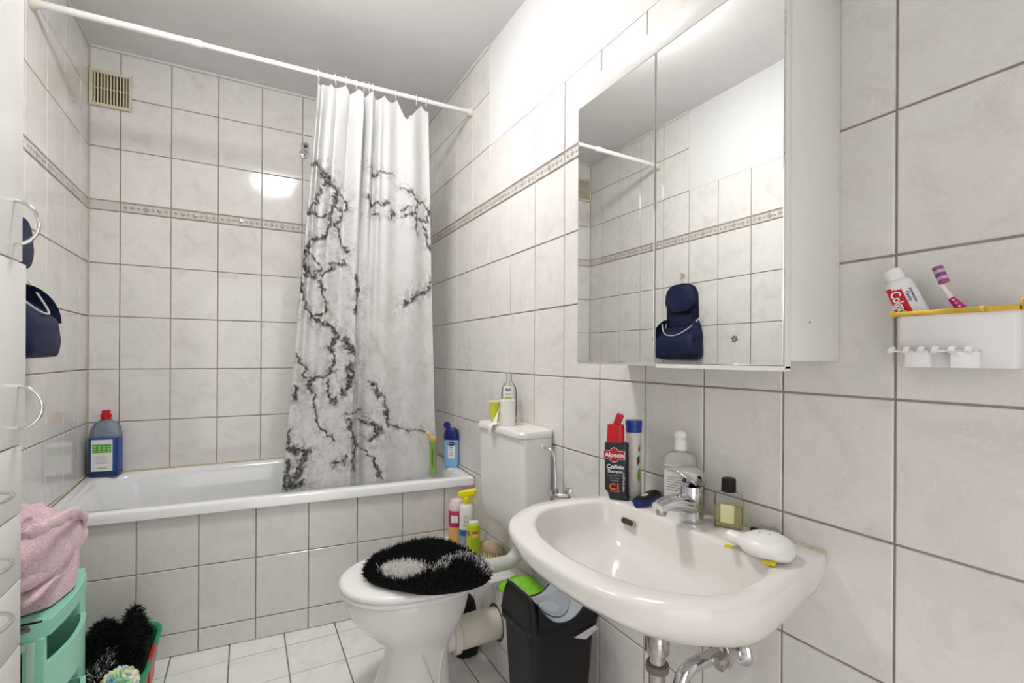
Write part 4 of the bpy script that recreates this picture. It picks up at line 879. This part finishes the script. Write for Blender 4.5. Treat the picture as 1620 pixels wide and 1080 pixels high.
# ================================================================== THINGS ON THE LEDGE
LT = LZ+.0008
P = on_z(717, 865, LT); pk = thing('cleaning_bottle', 'pink and white cleaning bottle with orange base at the back of the ledge', 'bottle', (.862, 2.110, LT), math.radians(-30))
G().lathe([(.034,0),(.037,.003),(.037,.075),(.036,.078)], seg=28).obj('lower_body', mat('orange_liquid', (.72, .42, .12), .3), pk)
G().lathe([(.0365,.078),(.0372,.08),(.0372,.150),(.0365,.152)], seg=28).obj('label', mat('crimson_label', (.50, .035, .11), .4), pk)
G().box((-.020, -.0385, .100), (.012, -.0345, .132)).obj('label_patch', M_TEXTW, pk)
G().lathe([(.0365,.152),(.037,.156),(.035,.180),(.027,.196),(.014,.201),(.001,.201)], seg=28).obj('cap', mat('pale_pink_plastic', (.78, .66, .66), .35), pk)
P = on_z(731, 878, LT); sp = thing('spray_bottle', 'white spray bottle with yellow trigger head on the ledge', 'spray bottle', (.868, 2.010, LT), math.radians(-35))
G().loft([bottle_loop(.062*a, .044*a, .02, z) for a, z in ((.96, 0), (1, .004), (1, .070), (.995, .072))]).obj('lower_body', mat('clear_grey_liquid', (.30, .36, .44), .2), sp, ang=50)
G().loft([bottle_loop(.0635*a, .0455*a, .02, z) for a, z in ((1, .066), (1, .092))]).obj('label_stripe', mat('label_blue_band', (.02, .14, .42), .4), sp, ang=50)
G().loft([bottle_loop(.062*a, .044*a, .02, z) for a, z in ((1, .072), (1, .16), (.96, .185), (.80, .200), (.5, .206), (.45, .212))]).obj('upper_body', M_PLASW, sp, ang=50)
for i, (tx, zz) in enumerate((('WC', .150), ('Bad', .130), ('Kalk', .112))): text(tx, .014, mat('faint_grey_print', (.38, .40, .44), .5), sp, FM(.004, -.0226, zz), name='small_print')
MY = mat('trigger_yellow', (.86, .74, .01), .3)
G().lathe([(.0165,.206),(.0175,.208),(.0165,.232),(.012,.236)], seg=20).obj('collar', MY, sp)
G().loft([[(x, y*w_, z+zz*h_) for y, zz in ((-.5,-.5),(.5,-.5),(.5,.3),(.25,.5),(-.25,.5),(-.5,.3))] for x, z, w_, h_ in ((-.040, .243, .018, .018), (-.030, .246, .024, .026), (.0, .250, .026, .034), (.030, .258, .024, .028), (.044, .262, .020, .022))]).obj('spray_head', MY, sp, bev=.002)
G().tube([(.022, 0, .240), (.034, 0, .224), (.046, 0, .210)], [.005, .0045, .004], 8).obj('trigger', MY, sp)
P = on_z(743, 888, LT); cn = thing('scouring_can', 'lime green scouring cleaner bottle with orange print on the ledge', 'bottle', (.862, 1.918, LT), math.radians(-30))
G().lathe([(.027,0),(.030,.003),(.030,.135),(.028,.142),(.021,.146)], seg=28).obj('body', mat('lime_plastic', (.50, .60, .02), .3), cn)
G().lathe([(.020,.144),(.021,.146),(.021,.151),(.016,.153),(.001,.152)], seg=24).obj('cap', mat('silver_cap', (.75, .75, .75), .3), cn)
for z0, z1, a0, a1_, mm in ((.098, .118, -1.1, -.4, mat('print_red', (.60, .10, .02), .4)), (.108, .118, -.1, .8, MATS['print_red']), (.094, .104, -.05, .8, mat('print_cream', (.80, .62, .40), .4)), (.03, .06, -1.2, -.55, mat('print_orange', (.80, .35, .03), .4)), (.02, .085, -.3, .95, mat('print_green', (.36, .52, .02), .4))):
    G().grid([[(.0303*math.sin(a), -.0303*math.cos(a), z) for a in [a0+(a1_-a0)*k/6 for k in range(7)]] for z in (z0, z1)]).obj('label_print', mm, cn, solid=.0003)
P = on_z(773, 878, LT); br = thing('scrub_brush', 'wooden scrubbing brush with pale bristles on the ledge', 'brush', (.930, 1.880, LT), math.radians(-62))
M_WOOD = noisy('brush_wood', (.48, .35, .24), (.62, .48, .34), 30., .55)
G().loft([[(.062*k*math.cos(a), .028*k*math.sin(a), z) for a in [2*PI*i/28 for i in range(28)]] for k, z in ((.94, .030), (1, .033), (1, .046), (.9, .056), (.6, .062), (.2, .064))]).obj('handle', M_WOOD, br, ang=60)
mb = mat('bristle_cream', (.74, .66, .36), .8); k_ = 0
tuft = G().lathe([(.0035,.032),(.0052,.010),(.0058,.0)], seg=7)
for i in range(-4, 5):
    for j in (-1, 0, 1):
        x, y = i*.0125, j*.014
        if (x/.06)**2+(y/.026)**2 < .98:
            t = G(); t.v = [Vector((p.x+x*(1.12-.12*p.z/.032), p.y+y*(1.2-.2*p.z/.032), p.z)) for p in tuft.v]; t.f = tuft.f; t.obj('bristle_tuft', mb, br)
gs = thing('cleaning_cloth', 'bright green sponge cloth folded on the ledge behind the bin', 'cloth', (.905, 1.555, LT), math.radians(20))
rows = []
for i in range(17):
    r_ = []
    for j in range(13):
        x, y = -.078+.130*i/16, -.085+.17*j/12
        z = .014+.030*math.exp(-((y-.01)/.05)**2)*math.exp(-((x-.0)/.07)**2)+.004*noise.noise((x*30, y*30, 2))
        if i in (0, 16) or j in (0, 12): z = .003
        r_.append((x*(1-.25*abs(y)/.085), y, z))
    rows.append(r_)
G().grid(rows).obj('folded_sheet', noisy('green_sponge', (.22, .62, .03), (.30, .72, .06), 60., .8, bump=.4, bscale=300.), gs, solid=-.002, ang=70)

# ================================================================== TOILET BRUSH BEHIND THE TOILET
tbx = thing('toilet_brush', 'black toilet brush holder standing on the floor behind the toilet', 'toilet brush', (.766, 1.775, 0))
G().lathe([(.042,0),(.047,.004),(.050,.125),(.048,.130),(.042,.126)], seg=28, power=2.8).obj('holder', M_BLACK, tbx)
G().sphere((0, 0, .165), 1., 20, 12, (.042, .042, .066)).obj('brush_head_cover', M_BLACK, tbx)
G().tube([(0, 0, .10), (0, 0, .245)], .006, 12).obj('stem', M_BLACK, tbx)

# ================================================================== WASTE BIN
bx0, bx1, by0, by1, bzr = .690, .925, 1.140, 1.335, .392
bn = thing('waste_bin', 'black waste bin with grey swing lid below the washbasin', 'waste bin', ((bx0+bx1)/2, (by0+by1)/2, 0))
bw, bd = (bx1-bx0)/2, (by1-by0)/2
def bl_(k, z, r=.03, e=0.): return [(x, y, z) for x, y in rrect(-bw*k-e, bw*k+e, -bd*k-e, bd*k+e, r, 5)]
G().loft([bl_(.76, 0), bl_(.78, .006), bl_(.955, bzr-.01), bl_(.955, bzr+.005)]).obj('body', M_BLACK, bn, ang=40)
def lidz(x): # saddle line between the two high ends
    return .0
# lid hood: rim, two humped ends, open middle for the flap
hz = .492
rim_ = G().loft([bl_(1.0, bzr-.012, .034, .004), bl_(1.0, bzr+.004, .034, .005), bl_(.985, bzr+.010, .032)], cap0=False, cap1=False)
rim_.obj('lid_rim', M_BLACK, bn, ang=40)
prof_ = lambda t: .012+.074*abs(t)**2.3          # saddle line along x, t = x / (0.80 half width)
XS = [(.0,)]
rows = []
for i in range(41):
    t = -1+2*i/40; x = .80*bw*t; h = prof_(t)
    rows.append([(x, -bd*.985, bzr+.006), (x, -bd*.975, bzr+.006+h*.55), (x, -bd*.945, bzr+.006+h*.90), (x, -bd*.90, bzr+.006+h), (x, -bd*.85, bzr+.002+h)])
for sgn in (1, -1):
    G().grid([[(x, y*sgn, z) for x, y, z in r] for r in rows]).obj('hood_side', M_BLACK, bn, solid=.002, ang=70)
    er = []
    for j in range(25):
        y = -bd*.985+2*bd*.985*j/24; ty = abs(y)/(bd*.985); k = (1-ty**9)
        er.append([(sgn*bw*xx, y*(1-.02*(xx > .95)), bzr+.006+zz*k) for xx, zz in ((.78, .078), (.80, .086), (.84, .092), (.88, .093), (.92, .088), (.95, .074), (.972, .045), (.985, .0))])
    G().grid(er).obj('hood_end', M_BLACK, bn, solid=.002, ang=70)
fl_ = []
for i in range(33):
    t = -1+2*i/32; x = .79*bw*t
    fl_.append([(x, y, bzr+.007+prof_(t)*1.0-.004+.006*(1-(y/(bd*.88))**2)) for y in [-bd*.88+2*bd*.88*j/12 for j in range(13)]])
G().grid(fl_).obj('swing_flap', mat('blue_grey_plastic', (.36, .40, .44), .28), bn, solid=.002, ang=60)
zf_ = lambda x, y: bzr+.007+prof_(x/(.79*bw))-.004+.006*(1-(y/(bd*.88))**2)
fl2 = [[(.062*r*math.cos(a), .062*r*math.sin(a), zf_(.062*r*math.cos(a), .062*r*math.sin(a))+.0035-.005*(1-r*r)) for a in [2*PI*k/40 for k in range(40)]] for r in (1., .97, .85, .6, .3, .05)]
G().loft(fl2, False, True).obj('flap_dish', mat('blue_grey_dish', (.30, .335, .37), .22), bn, ang=60)
G().add([(.015, -bd-.0125, bzr-.022), (.090, -bd-.0125, bzr-.006), (.100, -bd-.0125, bzr-.018), (.055, -bd-.0145, bzr-.036)], [(0, 1, 2, 3)]).obj('liner_corner', mat('lilac_film', (.62, .55, .66), .3), bn, solid=.001)

# ================================================================== MINT DRAWER TOWER
M_MINT = mat('mint_plastic', (.28, .66, .50), .35); M_MINTT = mat('mint_clear_plastic', (.34, .60, .47), .3, trans=.25, ior=1.2)
TX0, TX1, TY0, TY1, TZ = XL+.015, -.386, 1.432, 1.745, .580
tw = thing('drawer_tower', 'mint green plastic drawer tower between the cabinet and the tub', 'drawer tower', (0, 0, 0))
def front_x(y, bulge): q = (y-TY0)/(TY1-TY0); return TX1+bulge*(1-(2*q-1)**2)
def towertop(z, e=0.):
    pts = [(TX0, TY0-e), (TX1-.02, TY0-e), (TX1+.002, TY0+.012)]
    pts += [(front_x(TY0+.04+(TY1-.08-TY0)*k/10, .016), TY0+.04+(TY1-.08-TY0)*k/10) for k in range(11)]
    pts += [(TX1-.002, TY1-.03), (TX1-.004, TY1+e), (TX0, TY1+e)]
    return [(x, y, z) for x, y in pts]
G().loft([towertop(TZ-.036), towertop(TZ-.002), [(x-.002, y, TZ) for x, y, _ in towertop(0)]]).obj('top', M_MINT, tw, ang=40)
for y0, y1 in ((TY0, TY0+.020), (TY1-.052, TY1)):
    G().box((TX1-.045, y0, 0), (TX1-.004, y1, TZ-.036)).obj('post', M_MINT, tw, bev=.003)
    G().box((TX0, y0, 0), (TX0+.03, y1, TZ-.036)).obj('post', M_MINT, tw, bev=.003)
for sy in (TY0-.002, TY1-.008):
    sp_ = G().box((TX0+.028, sy+.003, .03), (TX1-.022, sy+.007, TZ-.05)).obj('side_panel', noisy('clear_mint_panel', (.30, .42, .30), (.42, .52, .40), 4., .3), tw)
    if sy < 1.5:
        G().box((TX1-.034, sy-.001, .02), (TX1-.020, sy+.006, TZ-.042)).obj('panel_frame', mat('pale_mint', (.46, .66, .54), .35), sp_, bev=.001)
        G().box((TX0+.03, sy-.001, TZ-.056), (TX1-.034, sy+.006, TZ-.042)).obj('panel_frame', MATS['pale_mint'], sp_, bev=.001)
        for q_ in range(5): G().box((TX0+.06+q_*.035, sy+.002, .03), (TX0+.072+q_*.035, sy+.0045, TZ-.06)).obj('panel_rib', mat('mint_rib', (.26, .50, .30), .35), sp_)
G().box((TX0+.03, TY0+.02, .02), (TX0+.10, TY1-.05, TZ-.04)).obj('shade_core', mat('mint_shadow', (.10, .36, .24), .5), tw)  # darker mint block, colour stands in for shade behind the drawers
for k in range(3):
    z1 = TZ-.100-k*.170; z0 = z1-.105
    ys_ = [TY0+.010+(TY1-.056-TY0-.010)*i/14 for i in range(15)]
    ol = [(front_x(y, .030)-.012, y) for i, y in enumerate(ys_)] + [(TX0+.11, ys_[-1]), (TX0+.11, ys_[0])]
    ins = [(x-.007 if j < 15 else x+.004, y+(.004 if y < 1.5 else -.004) if j in (0, 14, 15, 16) else y) for j, (x, y) in enumerate(ol)]
    G().loft([[(x-.012, y, z0) for x, y in ol], [(x, y, z0+.012) for x, y in ol], [(x+(.004 if j < 15 else 0), y, z1) for j, (x, y) in enumerate(ol)], [(x, y, z1) for x, y in ins], [(x, y, z0+.016) for x, y in ins]]).obj('drawer', mat('mint_drawer', (.34, .72, .56), .35), tw, ang=40)
cb2 = thing('black_comb', 'thin black comb lying on the mint drawer tower', 'comb', (-.440, 1.418, TZ+.001), math.radians(4))
C0 = on_z(66, 985, TZ+.004)
cb2.location = (C0.x-.045, C0.y+.004, TZ+.0005)
G().tube([(-.05, 0, .004), (.044, 0, .004)], [.0035, .0022], 10).obj('spine', M_BLACK, cb2)
G().box((-.05, -.010, .002), (-.005, -.001, .005)).obj('teeth', M_BLACK, cb2)
C1 = on_z(48, 998, TZ+.004)
nc = thing('nail_clipper', 'small dark grey clipper lying on the mint drawer tower', 'clipper', (C1.x-.028, C1.y+.003, TZ+.0005), math.radians(8))
G().loft([[(x, y*w_, z) for y, z in ((-1, 0), (1, 0), (1, .006), (-1, .008))] for x, w_ in ((-.03, .006), (.0, .007), (.02, .006), (.026, .003))]).obj('body', mat('gunmetal', (.10, .11, .12), .35, metal=.6), nc, bev=.001)
G().tube([(-.02, 0, .009), (.024, 0, .011)], .002, 8).obj('lever', MATS['gunmetal'], nc)

# ================================================================== PINK TOWEL
M_PINK = noisy('pink_terry', (.58, .36, .43), (.84, .62, .68), 230., .95, bump=1., bscale=260., rnd=False, sheen=.4)
M_HEM = noisy('pink_hem', (.70, .50, .55), (.80, .62, .66), 160., .9, bump=.8, bscale=260., rnd=False)
tw2 = thing('pink_towel', 'crumpled pink terry towel heaped on the mint drawer tower', 'towel', (0, 0, .004))
tc = Vector((-.505, 1.585, TZ+.002))
rows = []
NU, NV = 72, 40
for j in range(NV+1):
    v = j/NV; row = []
    for i in range(NU):
        a = 2*PI*i/NU; ca, sa = math.cos(a), math.sin(a)
        rr = math.sin(min(1, v*1.02)*PI*.5)**.8
        rx = .128+.024*noise.noise((ca*1.3, sa*1.3, 3)); ry = .135+.03*noise.noise((ca*1.4+5, sa*1.4, 7))
        z = .215*math.cos(v*PI*.5)**.75
        fold_ = .018*math.sin(5*a+6*v+2*noise.noise((ca, sa, v*3)))*rr*(1-abs(2*v-1)**3)+.012*noise.noise((ca*3, sa*3, v*6))
        lean = .018*(1-v)
        row.append((tc.x+(rx*rr+fold_)*ca+lean, tc.y+(ry*rr+fold_)*sa+lean*.6, tc.z+z+.010*noise.noise((ca*2.2, sa*2.2, v*5+3))))
    rows.append(row)
G().grid(rows[::-1], closed=True).obj('heap', M_PINK, tw2, ang=180)
def hemstrip(pixels, x, wpx, nm, mm, thick=.006):
    pass
# folded hem sweeping over the heap: a rolled band from the back left down to the right edge
hp = [on_x(u, v, xx) for u, v, xx in ((30, 852, -.40), (48, 846, -.385), (70, 836, -.372), (92, 825, -.365), (112, 815, -.368), (126, 812, -.378), (133, 822, -.385), (134, 842, -.388), (128, 862, -.390), (112, 880, -.390))]
def catmull(P, n):
    out = []
    for i in range(len(P)-1):
        p0, p1, p2, p3 = P[max(i-1, 0)], P[i], P[i+1], P[min(i+2, len(P)-1)]
        for k in range(n):
            t = k/n; out.append(.5*((2*p1)+(p2-p0)*t+(2*p0-5*p1+4*p2-p3)*t*t+(3*p1-p0-3*p2+p3)*t**3))
    return out+[P[-1]]
hc = catmull(hp, 5)
g = G(); loops = []
for i, p in enumerate(hc):
    T_ = (hc[min(i+1, len(hc)-1)]-hc[max(i-1, 0)]).normalized(); X_ = Vector((1, 0, 0)); N_ = T_.cross(X_).normalized()
    wv = .014+.002*math.sin(i*1.3)
    loops.append([p+N_*(wv*math.cos(a))+X_*(.0055*math.sin(a)+.003*math.sin(i*.9)) for a in [2*PI*k/12 for k in range(12)]])
g.loft(loops).obj('hem_band', M_HEM, tw2, ang=180)
# bulging fold of cloth under the hem and the corner lying on the tower top
def blob(nm, P, R, mm, sq=(1, 1, 1), seed=0):
    C = catmull([Vector(p) for p in P], 6); loops = []
    for i, p in enumerate(C):
        t = i/(len(C)-1); r = R[0]+(R[1]-R[0])*t if len(R) == 2 else np.interp(t, np.linspace(0, 1, len(R)), R)
        T_ = (C[min(i+1, len(C)-1)]-C[max(i-1, 0)]).normalized(); X_ = T_.cross(Vector((0, 0, 1))).normalized(); N_ = X_.cross(T_)
        loops.append([p+(X_*math.cos(a)*sq[0]+N_*math.sin(a)*sq[1])*r*(1+.14*noise.noise((math.cos(a)*1.5+seed, math.sin(a)*1.5, t*5))) for a in [2*PI*k/26 for k in range(26)]])
    return G().loft(loops).obj(nm, mm, tw2, ang=180)
q = lambda u, v, x: tuple(on_x(u, v, x))
blob('fold', [q(20, 905, -.42), q(50, 890, -.415), (q(85, 868, -.415)), q(112, 845, -.415), q(124, 826, -.42)], [.03, .062, .066, .055, .016], M_PINK, (.55, 1.), 1)
blob('fold', [q(15, 932, -.42), q(45, 918, -.41), q(75, 900, -.405), q(98, 880, -.405)], [.02, .028, .026, .012], M_PINK, (.8, .8), 2)
blob('corner', [q(30, 960, -.42), q(50, 944, -.405), q(72, 925, -.40), q(92, 912, -.40), q(108, 903, -.405)], [.018, .017, .013, .012, .005], M_HEM, (1.1, .6), 3)
G().grid([[on_z(u, v, TZ+z) for u, v, z in ((58, 932, .022), (84, 916, .034), (104, 910, .026), (117, 921, .012))], [on_z(u, v, TZ+z) for u, v, z in ((56, 940, .008), (82, 930, .008), (104, 924, .006), (119, 929, .005))], [on_z(u, v, TZ+z) for u, v, z in ((54, 952, .002), (80, 940, .002), (104, 932, .002), (119, 931, .002))]]).obj('corner_flap', M_HEM, tw2, solid=.004, ang=180)

# ================================================================== GREEN TUB WITH BLACK MAT AND SPONGE
M_GREEN = mat('green_plastic', (.008, .26, .11), .35); M_REDP = mat('basin_red', (.62, .04, .03), .35)
gx0, gx1, gy0, gy1, gh = -.62, -.262, 1.765, 2.20, .200
gt = thing('laundry_tub', 'green and red plastic tub on the floor beside the bath apron', 'tub', ((gx0+gx1)/2, (gy0+gy1)/2, 0))
gw, gd = (gx1-gx0)/2, (gy1-gy0)/2
def gl_(k, z, e=0., r=.09): return [(x, y, z) for x, y in rrect(-gw*k-e, gw*k+e, -gd*k-e, gd*k+e, r, 8)]
tubg = G().loft([gl_(.80, 0), gl_(.83, .01), gl_(.97, gh-.03), gl_(1., gh-.012, 0), gl_(1., gh-.002), gl_(.985, gh), gl_(.94, gh-.002), gl_(.91, gh-.015), gl_(.78, .02)])
o = tubg.obj('tub_wall', M_GREEN, gt, ang=50)
# split the long right side so the red band has clean edges
G().loft([[(x+ (.0012 if x > 0 else 0), y, z) for x, y, z in l] for l in ([(gw*.955, -.080, gh-.10), (gw*.972, -.080, gh-.03), (gw*1., -.080, gh-.012), (gw*.985, -.080, gh+.0012), (gw*.93, -.080, gh-.002), (gw*.90, -.080, gh-.02)], [(gw*.955, .020, gh-.10), (gw*.972, .020, gh-.03), (gw*1., .020, gh-.012), (gw*.985, .020, gh+.0012), (gw*.93, .020, gh-.002), (gw*.90, .020, gh-.02)])]).obj('red_band', M_REDP, gt, ang=40)
bm_ = thing('bath_mat', 'black shaggy bath mat stuffed into the green tub', 'bath mat', (0, 0, 0))
def mat_h(x, y):
    return .175+.030*noise.noise((x*9, y*9, 4))+.145*math.exp(-((x+.326)/.030)**2-((y-2.03)/.060)**2)+.105*math.exp(-((x+.415)/.045)**2-((y-2.05)/.07)**2)+.03*math.exp(-((x+.40)/.06)**2-((y-1.90)/.05)**2)
rows = []
MX, MY_ = 50, 56
mx0, mx1, my0, my1 = -.585, -.292, 1.800, 2.165
for i in range(MX+1):
    r_ = []
    for j in range(MY_+1):
        x = mx0+(mx1-mx0)*i/MX; y = my0+(my1-my0)*j/MY_; r_.append((x, y, mat_h(x, y) if 0 < i < MX and 0 < j < MY_ else .13))
    rows.append(r_)
G().grid(rows).obj('backing', M_PILEK, bm_, ang=180)
n = 18000; rx_ = RNG.uniform(mx0+.006, mx1-.006, n); ry_ = RNG.uniform(my0+.006, my1-.006, n)
hz_ = np.array([mat_h(a, b) for a, b in zip(rx_, ry_)]); e = .004
gxn = np.array([(mat_h(a+e, b)-mat_h(a-e, b))/(2*e) for a, b in zip(rx_, ry_)]); gyn = np.array([(mat_h(a, b+e)-mat_h(a, b-e))/(2*e) for a, b in zip(rx_, ry_)])
nr = np.stack([-gxn, -gyn, np.ones(n)], -1); nr /= np.linalg.norm(nr, axis=1)[:, None]
pos = np.stack([rx_, ry_, hz_], -1)
bw_ = (np.abs(rx_+.385-.15*(ry_-1.95)) < .020) & (ry_ < 2.0) & (RNG.random(n) < .30)
for nm, sel, mm in (('black_pile', ~bw_, M_PILEK), ('white_pile', bw_, M_PILEW)):
    V, F = strands(pos[sel], nr[sel], .020, .0012, .45, 12); pile(nm, V, F, mm, bm_)
SP = on_z(182, 1092, .24)
pfz = thing('bath_puff', 'pastel yellow, blue and green bath puff in the green tub', 'bath puff', (SP.x, SP.y+.05, .225))
cols = [mat('puff_yellow', (.75, .75, .30), .8), mat('puff_blue', (.22, .50, .70), .8), mat('puff_green', (.35, .68, .35), .8), mat('puff_white', (.80, .82, .80), .8)]
for k in range(26):
    ph = math.acos(1-1.25*(k+.5)/26); th = 2.399963*k; d = Vector((math.sin(ph)*math.cos(th), math.sin(ph)*math.sin(th), math.cos(ph)))
    a = d.orthogonal().normalized(); b = d.cross(a); loop = []
    for i in range(25):
        t = 2*PI*i/24; loop.append(d*(.034+.010*math.sin(3*t+k))+(a*math.cos(t)+b*math.sin(t))*(.012+.003*math.sin(5*t)))
    G().tube(loop, .0048, 7).obj('ruffle', cols[(k*7) % 4], pfz, ang=180)
G().sphere((0, 0, 0), .034, 14, 10).obj('core', cols[3], pfz)
